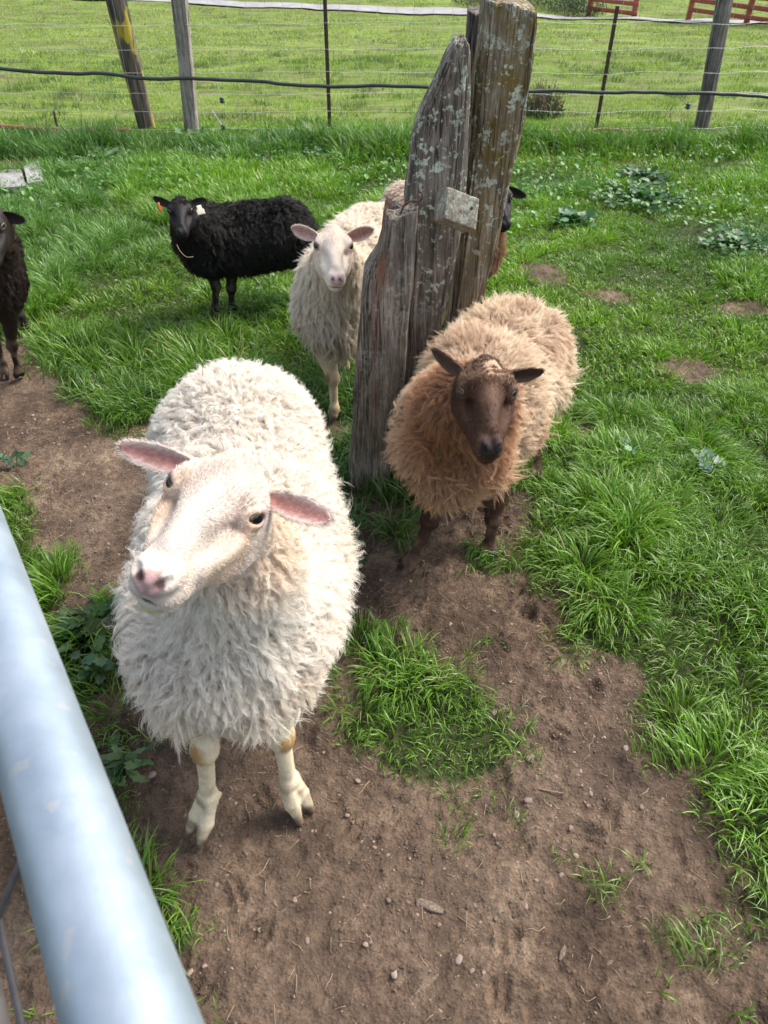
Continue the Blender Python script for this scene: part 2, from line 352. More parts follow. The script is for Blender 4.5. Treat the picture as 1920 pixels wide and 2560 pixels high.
class Body:
    def __init__(s): s.pr = []
    def ell(s, c, r, k=.03, R=None, op='+', grp='body'):
        c = np.asarray(c, float); m = max(r); s.pr.append((lambda p: sd_ell(p, c, r, R), c - m, c + m, k, op, grp))
    def rc(s, a, b, r1, r2, k=.03, op='+', grp='body'):
        a = np.asarray(a, float); b = np.asarray(b, float); m = max(r1, r2)
        s.pr.append((lambda p: sd_rc(p, a, b, r1, r2), np.minimum(a, b) - m, np.maximum(a, b) + m, k, op, grp))
    def ev(s, p, grp=None):
        d = np.full(p.shape[:-1], .5)
        for f, lo, hi, k, op, g in s.pr:
            if grp and g not in grp: continue
            if grp and op == '-': continue
            m = np.all((p > lo - k - .02) & (p < hi + k + .02), -1) if not grp else np.ones(p.shape[:-1], bool)
            if not m.any(): continue
            v = f(p[m]); d[m] = smin(d[m], v, k) if op == '+' else -smin(-d[m], v, k)
        return d
    def mesh(s, h, lo=None, hi=None):
        lo = np.min([q[1] for q in s.pr if q[4] == '+'], 0) - 3 * h if lo is None else lo; hi = np.max([q[2] for q in s.pr if q[4] == '+'], 0) + 3 * h if hi is None else hi
        n = np.ceil((hi - lo) / h).astype(int) + 1
        D = np.full(n, .5, np.float32)
        for f, a, b, k, op, g in s.pr:
            i0 = np.clip(((a - k - .02 - lo) / h).astype(int), 0, n - 1); i1 = np.clip(((b + k + .02 - lo) / h).astype(int) + 2, 1, n)
            gx = [lo[c] + h * np.arange(i0[c], i1[c]) for c in range(3)]
            if min(map(len, gx)) == 0: continue
            pp = np.stack(np.meshgrid(*gx, indexing='ij'), -1); v = f(pp); sl_ = tuple(slice(i0[c], i1[c]) for c in range(3))
            D[sl_] = smin(D[sl_], v, k) if op == '+' else -smin(-D[sl_], v, k)
        S = D < 0; c8 = [(i, j, l) for i in (0, 1) for j in (0, 1) for l in (0, 1)]
        sh = lambda A, o: A[o[0]:n[0] - 1 + o[0], o[1]:n[1] - 1 + o[1], o[2]:n[2] - 1 + o[2]]
        cnt = sum(sh(S, o).astype(np.int8) for o in c8); act = (cnt > 0) & (cnt < 8)
        ci = np.argwhere(act); vid = np.full(act.shape, -1, np.int64); vid[act] = np.arange(len(ci))
        acc = np.zeros((len(ci), 3)); w = np.zeros(len(ci))
        for a in range(8):
            for b in range(a + 1, 8):
                A, B = np.array(c8[a]), np.array(c8[b])
                if np.abs(A - B).sum() != 1: continue
                da = D[tuple((ci + A).T)]; db = D[tuple((ci + B).T)]; m = (da < 0) != (db < 0)
                t = np.where(m, da / np.where(m, da - db, 1), 0)
                acc += np.where(m[:, None], A + t[:, None] * (B - A), 0); w += m
        V = lo + (ci + acc / w[:, None]) * h
        Q = []
        for ax in range(3):
            o = [0, 0, 0]; o[ax] = 1; u, v_ = [(1, 2), (2, 0), (0, 1)][ax]
            A = S[:n[0] - o[0], :n[1] - o[1], :n[2] - o[2]]; B = S[o[0]:, o[1]:, o[2]:]
            e = np.argwhere(A != B); e = e[(e[:, u] > 0) & (e[:, v_] > 0) & (e[:, u] < n[u] - 1) & (e[:, v_] < n[v_] - 1) & (e[:, ax] < n[ax] - 1)]
            inside = A[tuple(e.T)]; du = np.eye(3, dtype=int)[u]; dv = np.eye(3, dtype=int)[v_]
            g = [vid[tuple((e - x).T)] for x in (0 * du, du, du + dv, dv)]
            f = np.stack(g, 1); f[~inside] = f[~inside][:, ::-1]; Q.append(f[(f >= 0).all(1)])
        Q = np.concatenate(Q)
        for _ in range(2):
            gsd, gn = s.grad(V); V = V - np.clip(gsd, -h, h)[:, None] * gn * .9
        return V, Q
    def grad(s, V, e=.0012):
        d = s.ev(V); g = np.stack([s.ev(V + e * ax) - d for ax in np.eye(3)], -1); return d, unit(g)

def frame(f, u):
    f = unit(f); u = np.asarray(u, float); u = unit(u - (u @ f) * f); return np.stack([np.cross(f, u), f, u], 1)

def ear_mesh(A, T, N, W, parent, col_in, col_out, scale=1.0):
    """leaf-shaped cupped ear from base A to tip T opening towards N"""
    A = np.asarray(A, float); T = np.asarray(T, float); ax = unit(T - A); N = unit(np.asarray(N, float) - (np.asarray(N, float) @ ax) * ax); S_ = np.cross(ax, N); L = np.linalg.norm(T - A)
    U = np.linspace(0, 1, 36); TV = np.linspace(0, 2 * math.pi, 41)[:-1]; V = []; C = []
    for u in U:
        w = W * (.42 + .58 * math.sin(min(1, u / .5) * math.pi / 2)) * (1 - max(0, (u - .48) / .52) ** 2.1) ** .62 + .0012
        th = (.007 * (1 - u) ** 1.2 + .0022) * scale; cup = w * .75 * (1 - u * .65); drop = .012 * u * u * scale
        for t in TV:
            x = w * math.cos(t); y = th * math.sin(t) + cup * (math.cos(t) ** 2 - .6)
            V.append(A + ax * L * u + S_ * x + N * (y - drop)); inn = math.sin(t) > .15
            e = abs(math.cos(t)) ** 3
            ci = np.array(col_in) * (1 - e) + np.array(col_out) * e
            C.append(ci * (.78 + .5 * h3(np.array([int(u * 30)]), np.array([int(t * 5)]), np.array([0]), 3)[0]) if inn else col_out)
    n, m = len(U), len(TV); ii = np.arange(n * m).reshape(n, m); jj = np.roll(ii, -1, 1)
    f = np.stack([ii[:-1], ii[1:], jj[1:], jj[:-1]], -1).reshape(-1, 4)
    V.append(A); C.append(col_out); V.append(T); C.append(col_out); a = n * m
    caps = np.array([[a, ii[0, (i + 1) % m], ii[0, i]] for i in range(m)][::-1] + [[a + 1, ii[-1, i], ii[-1, (i + 1) % m]] for i in range(m)])
    V = np.array(V); C = np.array(C)
    V += .0006 * noise3(V, 120, 3)[:, None]
    o = mesh_arr('ear', V, [f, caps], M_SKIN, parent, C)
    # fringe of short fur on the outside and the rim
    sel = rng.integers(0, n * m, 2600 if scale > 1 else 1300); root = V[sel]; tv = TV[sel % m]
    outn = unit(np.cos(tv)[:, None] * S_ + np.sin(tv)[:, None] * N); keep = (np.sin(tv) < .35); root = root[keep]; outn = outn[keep]
    d = unit(outn * .45 + ax * .9 + rng.normal(0, .22, root.shape)); ln = rng.uniform(.004, .008, len(root)) * scale
    tt = np.linspace(0, 1, 4)[None, :, None]; pts = root[:, None] + d[:, None] * ln[:, None, None] * tt
    fur = curves_obj('ear_fur', pts, np.array([.00028, .00022, .00015, .00004]) * scale, C[sel][keep] * rng.uniform(.85, 1.05, (len(root), 1)), M_FUR, o)
    fur.location = (0, 0, 0)
    # curves_obj subtracts the parent's location; the ear's own location is zero, so shift by the sheep's root instead
    fur.matrix_parent_inverse.identity()
    for_root = root_loc(parent); fur.location = tuple(-for_root)
    return o

def eye_mesh(c, out, r, fwd, iris, parent):
    U = np.linspace(0, math.pi, 20); TV = np.linspace(0, 2 * math.pi, 33)[:-1]
    out = unit(out); h = unit(fwd - (fwd @ out) * out); v = np.cross(out, h); V = []; C = []
    for a in U:
        for t in TV:
            V.append(c + r * (out * math.cos(a) + math.sin(a) * (h * math.cos(t) + v * math.sin(t))))
            x = math.sin(a) * math.cos(t); y = math.sin(a) * math.sin(t); pup = (x / .62) ** 2 + (y / .40) ** 2; ir = math.hypot(x, y)
            C.append((.004, .004, .006) if pup < 1 else (iris if ir < .70 else (.03, .02, .015) if ir < .8 else (.25, .20, .16)))
    n, m = len(U), len(TV); ii = np.arange(n * m).reshape(n, m); jj = np.roll(ii, -1, 1)
    f = np.stack([ii[:-1], ii[1:], jj[1:], jj[:-1]], -1).reshape(-1, 4)
    return mesh_arr('eye', np.array(V), f, M_EYE, parent, np.array(C))

def build_sheep(S):
    B = Body(); root = empty('sheep', S['root'], S['label'], 'sheep', S.get('group'))
    for c, r in S['torso']: B.ell(c, r, .10)
    for a, b, r1, r2 in S['neck']: B.rc(a, b, r1, r2, .06)
    s = S['scale']; O = np.asarray(S['head'][0], float); R = frame(S['head'][1], S['head'][2])
    KX, KY, TW = .93, S.get('long', 1.18), S.get('twist', 0.0)
    def X_(x, y, z):
        a = TW * min(1, max(0, y) / .12); x *= KX; y = y * KY if y > 0 else y
        return O + s * (R @ np.array([x * math.cos(a) + z * math.sin(a), y, z * math.cos(a) - x * math.sin(a)]))
    he = lambda c, r, k=.02, op='+': B.ell(X_(*c), tuple(np.array(r) * s * [KX, KY if c[1] > .02 else 1, 1]), k * s, R, op, 'head')
    hr = lambda a, b, r1, r2, k=.02, op='+': B.rc(X_(*a), X_(*b), r1 * s, r2 * s, k * s, op, 'head')
    he((0, -.035, -.008), (.052, .062, .052), .03)
    he((0, .010, -.004), (.046, .07, .040), .03)
    hr((0, .0, -.014), (0, .096, -.022), .036, .0215, .022)
    for x in (-1, 1):
        hr((x * .022, -.035, -.045), (x * .006, .088, -.040), .027, .014, .03)      # jaw
        he((x * .035, -.008, .030), (.017, .019, .011), .02)                          # brow
        he((x * .029, .020, -.020), (.015, .034, .018), .022)                          # cheek
        he((x * .0135, .110, -.012), (.0125, .017, .0145), .009)                        # nostril wing
        he((x * .0125, .097, -.034), (.0155, .022, .0125), .007)                        # upper lip
    hr((0, -.045, .040), (0, .090, .006), .017, .0125, .022)                             # nose bridge
    he((0, .118, -.022), (.013, .011, .012), .01)
    for x in (-1, 1):
        hr((x * .0405, .022, -.006), (x * .027, .070, -.018), .0085, .007, .016)      # facial crest
        he((x * .036, .046, .010), (.009, .024, .009), .016, '-')                      # hollow beside the nose bridge
        hr((x * .034, -.012, -.052), (x * .030, .030, -.048), .014, .010, .02)         # angle of the jaw
    hr((0, .06, -.046), (0, .098, -.052), .016, .0125, .012)                          # lower lip, chin
    he((0, .103, -.0440), (.032, .030, .0022), .003, '-')                            # mouth line
    hr((0, .1285, -.018), (0, .1235, -.040), .0016, .0014, .004, '-')                     # philtrum
    for x in (-1, 1):
        hr((x * .0060, .1295, -.019), (x * .0185, .121, -.004), .0030, .0042, .003, '-')   # nostrils
        E_ = np.array([x * .0440, .004, .0170]); od = unit([x * .82, .52, .22])
        he(tuple(E_ + od * .0015), (.0180, .0185, .0170), .010)                            # lids
        c = E_ + od * .0165; Re = frame(R @ unit(np.cross([0, 0, 1.], od)) * 1.0, R @ np.array([0, 0, 1.]))
        B.ell(X_(*c), (.012 * s, .0115 * s, .0060 * s), .003 * s, Re, '-', 'head')
    legcols = []
    for L in S['legs']:
        J = [np.asarray(j, float) for j in L['j']]; ls = L.get('s', 1.0); top, kn, ft, tip = J
        B.rc(top, kn, .044 * ls, .0205 * ls, .03, grp='leg'); B.rc(kn, ft, .0175 * ls, .0145 * ls, .02, grp='leg')
        B.ell(kn, (.0235 * ls,) * 3, .015, grp='leg'); B.ell(ft, (.0190 * ls,) * 3, .015, grp='leg')
        td = tip - ft; hd = unit(np.array([td[0], td[1], 0]) + 1e-6); lat = np.array([-hd[1], hd[0], 0])
        for sg in (-1, 1):
            a = ft + lat * sg * .009 * ls; b = tip + lat * sg * .0175 * ls + np.array([0, 0, .012 * ls]); m = a * .45 + b * .55 - hd * .004 * ls
            B.rc(a, m, .0135 * ls, .0155 * ls, .008, grp='leg'); B.rc(m, b, .0155 * ls, .0080 * ls, .004, grp='leg')
            B.ell(ft - hd * .017 * ls + lat * sg * .010 * ls + np.array([0, 0, -.008]), (.006 * ls,) * 3, .006, grp='leg')
        B.rc(ft + (tip - ft) * .42 + hd * .022 * ls + np.array([0, 0, .012 * ls]), tip + hd * .03 * ls, .0022 * ls, .0062 * ls, .003, '-', grp='leg')
        legcols.append((kn, ft, tip, hd, ls, L.get('front', False)))
    V, Q = B.mesh(S['h'])
    wool_d = B.ev(V, ('body',)); head_d = B.ev(V, ('head',)); leg_d = B.ev(V, ('leg',)); _, NR = B.grad(V, .003)
    loc = (V - O) @ R / s; loc[:, 1] = np.where(loc[:, 1] > 0, loc[:, 1] / KY, loc[:, 1]); ta = TW * np.clip(loc[:, 1] / .12, 0, 1); lx_ = loc[:, 0] * np.cos(ta) - loc[:, 2] * np.sin(ta); loc[:, 2] = loc[:, 2] * np.cos(ta) + loc[:, 0] * np.sin(ta); loc[:, 0] = lx_ / KX
    wz = np.minimum(head_d, leg_d + .012) - wool_d
    nearhead = (head_d < .012) & (np.linalg.norm(loc, axis=1) < .2)
    wz = np.where((loc[:, 1] > -.02) & nearhead, np.minimum(wz, -.01), wz)
    if S.get('topknot'): wz = np.maximum(wz, .022 * sstep(.010, .024, loc[:, 2] + .3 * np.minimum(0, loc[:, 1] + .03)) * sstep(.014, -.004, loc[:, 1] + .35 * np.abs(loc[:, 0])) * (head_d < .02) * (loc[:, 1] > -.12) + -1e3 * ~((head_d < .02) & (loc[:, 2] > .012) & (loc[:, 1] < .01)))
    C = S['skin'](V, loc, wz, head_d, leg_d, NR)
    for kn, ft, tip, hd, ls, front in legcols:
        dk = np.linalg.norm((V - (kn + hd * .012 * ls)) * [1, 1, .75], axis=1)
        if front and S.get('knee') is not None: C = mixc(C, S['knee'], sstep(.026 * ls, .016 * ls, dk + .004 * noise3(V, 90, 5)) * .9)
        dt = np.linalg.norm(V - tip, axis=1); ht = (V[:, 2] - tip[2])
        C = mixc(C, S['hoof'], sstep(.042 * ls, .022 * ls, ht + .006 * noise3(V, 120, 6)) * sstep(.07 * ls, .055 * ls, dt))
    C = mixc(C, np.array([.20, .14, .09]), .75 * sstep(-.25, .6, noise3(V, 34, 91) + .4 * noise3(V, 90, 92)) * (leg_d < .004) * sstep(.34, .0, V[:, 2] - S['root'][2]))
    body = mesh_arr('body', V, Q, M_SKIN, root, C)
    # triangulated sampling of the skin
    tri = np.concatenate([Q[:, :3], Q[:, [0, 2, 3]]]); a, b, c = V[tri[:, 0]], V[tri[:, 1]], V[tri[:, 2]]
    area = np.linalg.norm(np.cross(b - a, c - a), axis=1) / 2
    def sample(n, wv):
        w = area * wv[tri].mean(1); w = w / w.sum(); t = rng.choice(len(tri), n, p=w); u = rng.random((n, 2)); f = u.sum(1) > 1; u[f] = 1 - u[f]
        bw = np.stack([1 - u.sum(1), u[:, 0], u[:, 1]], 1); at = lambda A: (A[tri[t]] * (bw[..., None] if A.ndim > 1 else bw)).sum(1)
        return at
    # fleece made of locks
    W = S['wool']; at = sample(W['n'], sstep(-.004, .012, wz) * W.get('mask', lambda v, l: 1.0)(V, loc))
    r0 = at(V); nn = unit(at(NR)); wzz = at(wz); ll = at(loc)
    back = unit(S['back']); flow = unit(np.array([0, 0, -1.]) * W.get('down', 1.0) + back * W.get('backw', .35)); n = len(r0)
    fl = flow - (nn @ flow)[:, None] * nn; fl = fl + rng.normal(0, W.get('mess', .35), fl.shape); fl = fl - (fl * nn).sum(1)[:, None] * nn; fl = unit(fl)
    if 'swirl' in W: fl = unit(fl + W['swirl'] * np.stack([noise3(r0, 14, 71), noise3(r0, 14, 72), noise3(r0, 14, 73)], 1))
    ln = W['len'](r0, ll) * (.35 + .65 * sstep(.0, .07, wzz)) * rng.uniform(.6, 1.35, n) * (1 + .28 * noise3(r0, 11, 77))
    K = W.get('k', 7); t = np.linspace(0, 1, K); lift = W['lift'](r0) if callable(W['lift']) else np.full(n, W['lift']); lift = lift * rng.uniform(.75, 1.25, n)
    path = [np.zeros((n, 3))]
    for i in range(1, K):
        tm = (t[i] + t[i - 1]) / 2; d = unit(nn * (lift * (1 - .55 * tm))[:, None] + fl * (.25 + 1.0 * tm) + np.array([0, 0, -1.]) * W.get('sag', .25) * tm); path.append(path[-1] + d * (ln / (K - 1))[:, None])
    path = np.stack(path, 1)
    side = unit(np.cross(nn, fl)); ph = rng.uniform(0, 6.28, n); wf = rng.uniform(.8, 1.8, n) * W.get('waves', 1.0); amp = W.get('amp', .004) * rng.uniform(.5, 1.5, n)
    ang = ph[:, None] + 6.28 * wf[:, None] * t[None]
    env = t[None] ** .8
    wave = side[:, None] * (amp[:, None] * (np.sin(ang) - np.sin(ph)[:, None]) * env)[..., None] + nn[:, None] * (.7 * amp[:, None] * (np.cos(ang) - np.cos(ph)[:, None]) * env)[..., None]
    M = W['m']; cr = W.get('cr', .008)
    jit = rng.normal(0, 1, (n, M, 2)) * cr * .6; chroot = side[:, None] * jit[..., :1] + fl[:, None] * jit[..., 1:]
    clump = (np.clip(W.get('clump', .85) * rng.uniform(.45, 1.12, (n, M)), 0, .97)[:, :, None] * (t ** 1.1)[None, None])[..., None]
    lj = rng.uniform(.6, 1.15, (n, M, 1, 1)); hj = rng.normal(0, W.get('frizz', .0012), (n, M, K, 3)) * t[None, None, :, None]
    pts = r0[:, None, None] - nn[:, None, None] * .004 + chroot[:, :, None] * (1 - clump) + (path + wave)[:, None] * lj + hj
    pts = pts.reshape(n * M, K, 3)
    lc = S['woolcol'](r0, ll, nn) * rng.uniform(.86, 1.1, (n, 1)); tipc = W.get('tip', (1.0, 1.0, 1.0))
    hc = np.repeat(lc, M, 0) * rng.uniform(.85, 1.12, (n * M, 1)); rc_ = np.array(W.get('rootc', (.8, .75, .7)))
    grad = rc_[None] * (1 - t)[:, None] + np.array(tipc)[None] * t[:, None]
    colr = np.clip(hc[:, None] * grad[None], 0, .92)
    rad = W.get('rad', .0005) * np.array([1, 1, .95, .85, .7, .5, .15])[:K] if K == 7 else W.get('rad', .0005) * np.linspace(1, .2, K)
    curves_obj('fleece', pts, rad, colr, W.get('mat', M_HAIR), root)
    if S.get('hay'):
        hb = []
        for i in rng.integers(0, n, S['hay']):
            d = unit(rng.normal(0, 1, 3)); c_ = r0[i] + nn[i] * ln[i] * .75; L_ = rng.uniform(.006, .016); hb.append(tube(np.stack([c_ - d * L_, c_ + nn[i] * .001, c_ + d * L_]), .0007, 4))
        Vh, fh = join(hb); hb_ = mesh_arr('hay_bits', Vh, fh, mat_simple('hay', (.28, .20, .11), .8), root); hb_['kind'] = 'stuff'
    # short face and leg fur
    if S.get('fur'):
        Fu = S['fur']; av = (1 - sstep(.0, .02, wz)) * (V[:, 2] > S['root'][2] + .03)
        nose = np.linalg.norm((loc - [0, .118, -.016]) * [1, 1.2, 1], axis=1); av = av * sstep(.020, .030, nose)
        for x in (-1, 1): av = av * sstep(.0135, .019, np.linalg.norm(loc - (np.array([x * .0440, .004, .0170]) + unit([x * .82, .52, .22]) * .014), axis=1))
        av = av * np.where(loc[:, 1] > .06, np.where(np.abs(loc[:, 2] + .0435) < .004, 0, 1), 1)
        av = av * (1 + 2.0 * (head_d < .01))
        at = sample(Fu['n'], av); r0 = at(V); nn = unit(at(NR)); c0 = at(C); ll = at(loc); ishead = at(head_d) < at(leg_d)
        fl = np.where(ishead[:, None], -R[:, 1][None] + R[:, 2][None] * -.25, np.array([[0, 0, -1.]])); fl = fl - (fl * nn).sum(1)[:, None] * nn
        fl = unit(fl + .35 * np.stack([noise3(r0, 25, 61), noise3(r0, 25, 62), noise3(r0, 25, 63)], 1) + rng.normal(0, .12, r0.shape))
        ln = Fu['len'] * rng.uniform(.6, 1.3, len(r0)) * (.55 + .8 * sstep(.06, -.05, ll[:, 1]) * ishead)
        p = [r0 - nn * .0008]
        for i in range(3): p.append(p[-1] + unit(nn * (.5 - .12 * i) + fl) * (ln / 3)[:, None])
        curves_obj('face_and_leg_fur', np.stack(p, 1), Fu.get('rad', .0003) * np.array([1, .9, .7, .2]), np.clip(c0 * Fu.get('bright', 1.05) * rng.uniform(1 - Fu.get('var', .2), 1 + Fu.get('var', .2) * .9, (len(r0), 1)), 0, .92), M_FUR, root)
    for i, x in enumerate((1, -1)):
        E_ = np.array([x * .0440, .004, .0170]); od = unit([x * .82, .52, .22])
        eye_mesh(X_(*(E_ + od * .0014)), R @ od, .0139 * s, R[:, 1], S['iris'], root)
        tip, W_, nrm = S['ears'][i]
        A = X_(x * .040, -.060, .012); out = ear_mesh(A, tip, nrm, W_, root, S['ear_in'], S['ear_out'], s if S['h'] < .0046 else .9)
    return root, X_, R, B

def leg(top, kn, ft, tip, s=1.0, front=True): return dict(j=(top, kn, ft, tip), s=s, front=front)
def gz(x, y): return float(hz(np.array([x]), np.array([y]))[0])
def Gh(px, py):
    g = G(px, py); return np.array([g[0], g[1], gz(g[0], g[1])])

# ------------------------------------------------------------------ the sheep
def skin_fn(face, nosec, fleece, legc, extra=None, S_nose=(.026, .018)):
    def fn(V, loc, wz, hd, ld, N):
        C = np.broadcast_to(np.array(legc, float), V.shape).copy()
        C = mixc(C, face, (hd < ld).astype(float))
        nd = np.linalg.norm((loc - [0, .124, -.016]) * [1, .8, 1.0], axis=1)
        C = C * (1 + .10 * noise3(loc * [1, .22, 1], 95, 31) * (hd < ld) + .07 * noise3(loc * [1, .5, 1], 220, 32))[:, None]
        C = mixc(C, nosec[0], sstep(S_nose[0], S_nose[1], nd + .004 * noise3(loc, 80, 2)) * (hd < ld))
        for x in (-1, 1):
            C = mixc(C, nosec[1], sstep(.0075, .004, np.linalg.norm(loc - [x * .0115, .125, -.011], axis=1)))
            ed = np.linalg.norm((loc - [x * .056, .010, .0205]) * [1, .8, 1.25], axis=1); C = mixc(C, nosec[2], sstep(.0165, .0115, ed))
        ml = np.abs(loc[:, 2] + .0435); C = mixc(C, nosec[1], sstep(.0035, .0015, ml) * (loc[:, 1] > .085) * (hd < .004))
        if extra: C = extra(C, V, loc, wz, hd, ld, N)
        C = mixc(C, fleece, sstep(-.004, .012, wz)); return C
    return fn

# 1. the white sheep in front
def s1_extra(C, V, loc, wz, hd, ld, N):
    tan = sstep(.02, .06, np.abs(loc[:, 0]) + .012 * noise3(V, 30, 8)) * sstep(.11, .04, loc[:, 1]) * (hd < ld)
    C = mixc(C, (.62, .44, .28), tan * .6 * (loc[:, 1] > .01))
    C = mixc(C, (.56, .44, .39), .35 * sstep(.05, .6, noise3(V, 22, 12)) * (loc[:, 1] < .05) * (hd < ld))
    for x in (-1, 1):      # tear stain below the inner corner of the eye
        a = np.array([x * .050, .018, .012]); b = np.array([x * .042, .050, -.002]); d = sd_rc(loc, a, b, .0025, .0015); C = mixc(C, (.42, .26, .22), sstep(.004, -.001, d) * .8)
    C = mixc(C, (.55, .60, .22), .75 * sstep(-.050, -.058, loc[:, 2]) * sstep(.05, .08, loc[:, 1]) * (hd < ld))     # grass-stained chin
    return C
def s1_col(r, l, n):
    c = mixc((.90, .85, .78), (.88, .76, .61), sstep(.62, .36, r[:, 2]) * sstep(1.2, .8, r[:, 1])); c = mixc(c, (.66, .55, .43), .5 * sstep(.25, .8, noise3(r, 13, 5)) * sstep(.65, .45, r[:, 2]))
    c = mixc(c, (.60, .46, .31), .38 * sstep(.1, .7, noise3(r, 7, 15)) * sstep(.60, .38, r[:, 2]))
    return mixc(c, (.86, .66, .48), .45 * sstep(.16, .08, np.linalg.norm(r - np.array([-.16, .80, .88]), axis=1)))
O1 = np.array([-.2146, .7085, .9644])
S1 = dict(root=(-.29, 1.1, gz(-.29, 1.1)), label='white sheep standing nearest the metal gate, head raised with pink-lined ears', scale=1.15, h=.0042,
    torso=[((-.278, .885, .520), (.178, .175, .136)), ((-.288, 1.12, .50), (.198, .25, .172)), ((-.338, 1.42, .535), (.180, .19, .165))],
    neck=[((-.25, .86, .60), (-.217, .79, .875), .115, .066)],
    twist=0.0, head=(O1, (-0.1658, -0.9245, 0.3427), (0.3574, 0.2670, 0.8948)),
    legs=[leg(PY(500, 1690, .86), PY(512, 1872, .80), PY(520, 1990, .775), Gh(487, 2112), 1.04), leg(PY(690, 1680, .86), PY(703, 1842, .83), PY(722, 1950, .81), Gh(766, 2050), 1.04),
          leg((-.20, 1.42, .40), (-.19, 1.56, .27), (-.20, 1.53, .08), (-.20, 1.50, gz(-.2, 1.5)), 1.1, False), leg((-.40, 1.42, .40), (-.41, 1.56, .27), (-.40, 1.53, .08), (-.40, 1.50, gz(-.4, 1.5)), 1.1, False)],
    skin=skin_fn((.60, .53, .47), ((.38, .25, .24), (.10, .05, .05), (.36, .24, .24)), (.80, .75, .68), (.74, .64, .46), s1_extra, (.019, .011)), knee=(.42, .24, .07), hoof=(.13, .09, .06),
    back=(-.1, 1, 0), wool=dict(n=19000, m=17, k=7, len=lambda r, l: .036 + .024 * sstep(.62, .45, r[:, 2]), lift=lambda r: .55 + .75 * sstep(.52, .70, r[:, 2]), sag=.35, amp=.0046, waves=1.15, rad=.00032, cr=.0056, clump=.80, mess=.55, swirl=.7, frizz=.0013, rootc=(.93, .88, .82), tip=(1.04, 1.04, 1.04)),
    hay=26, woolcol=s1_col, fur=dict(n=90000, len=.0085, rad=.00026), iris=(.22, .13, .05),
    ears=[(P(290, 1115, 1.01), .0160, -ray(420, 1290) + np.array([-.25, 0, -.1])), (P(818, 1296, .98), .0158, -ray(780, 1280) + np.array([.0, 0, .0]))], ear_in=(.42, .20, .175), ear_out=(.74, .65, .58))
build_sheep(S1)

# 2. the fawn sheep with the brown face
def s2_extra(C, V, loc, wz, hd, ld, N):
    C = mixc(C, (.12, .065, .036), .6 * sstep(.022, .012, np.abs(loc[:, 0])) * sstep(.05, .02, np.abs(loc[:, 1] - .02)) * (hd < ld))
    return C
def s2_col(r, l, n):
    O = np.array([.211, 1.330, .726]); dh = np.linalg.norm(r - (O + [0, .05, -.12]), axis=1)
    c = mixc((.86, .715, .555), (.48, .31, .195), sstep(.0, .7, noise3(r * [1, 1, 2.0], 16, 5)) * .6)
    c = mixc(c, (.46, .21, .08), sstep(.33, .16, dh) * .85); c = mixc(c, (.24, .11, .045), sstep(.22, .12, dh) * .6); c = mixc(c, (.50, .265, .11), sstep(.47, .28, r[:, 2]) * sstep(1.82, 1.55, r[:, 1]) * .85)
    return mixc(c, (.16, .08, .045), .93 * sstep(.100, .060, np.linalg.norm((l - [0, -.035, .035]), axis=1)))
S2 = dict(root=(.30, 1.8, gz(.3, 1.8)), label='fawn fluffy sheep with a dark brown face standing beside the old wooden posts', scale=1.08, h=.005,
    torso=[((.178, 1.60, .425), (.135, .15, .15)), ((.280, 1.82, .415), (.165, .20, .155)), ((.385, 2.03, .405), (.158, .17, .155))],
    neck=[((.19, 1.56, .52), (.212, 1.40, .680), .105, .062)],
    head=((.211, 1.330, .726), (-.036, -.999, -.020), (.031, -.020, .999)),
    legs=[leg(PY(1090, 1230, 1.60), PY(1075, 1300, 1.56), PY(1035, 1395, 1.52), Gh(1002, 1440), .95), leg(PY(1238, 1225, 1.66), PY(1234, 1295, 1.63), PY(1222, 1365, 1.60), Gh(1216, 1400), .95),
          leg((.49, 2.02, .32), (.52, 2.13, .20), PY(1340, 1170, 2.0), Gh(1338, 1212), .95, False), leg((.30, 2.06, .32), (.27, 2.16, .20), (.28, 2.10, .05), (.28, 2.07, gz(.28, 2.07)), .95, False)],
    skin=skin_fn((.062, .029, .017), ((.022, .014, .013), (.004, .003, .003), (.022, .012, .010)), (.42, .28, .18), (.050, .022, .013), s2_extra), knee=None, topknot=True, hoof=(.03, .025, .025),
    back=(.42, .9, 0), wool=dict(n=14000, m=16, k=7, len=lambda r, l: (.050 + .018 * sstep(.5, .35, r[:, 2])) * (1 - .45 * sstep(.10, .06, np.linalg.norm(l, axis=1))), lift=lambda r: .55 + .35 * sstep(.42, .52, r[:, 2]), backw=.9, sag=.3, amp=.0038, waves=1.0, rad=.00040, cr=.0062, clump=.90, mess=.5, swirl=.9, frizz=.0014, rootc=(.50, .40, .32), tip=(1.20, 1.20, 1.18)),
    hay=16, woolcol=s2_col, fur=dict(n=40000, len=.011, rad=.00030, bright=1.15, var=.45), iris=(.20, .13, .05),
    ears=[(P(1071, 879, 1.68), .0165, -ray(1100, 900) + np.array([-.1, 0, -.5])), (P(1364, 938, 1.66), .0165, -ray(1330, 950) + np.array([.1, 0, -.5]))], ear_in=(.035, .018, .015), ear_out=(.085, .042, .028))
build_sheep(S2)

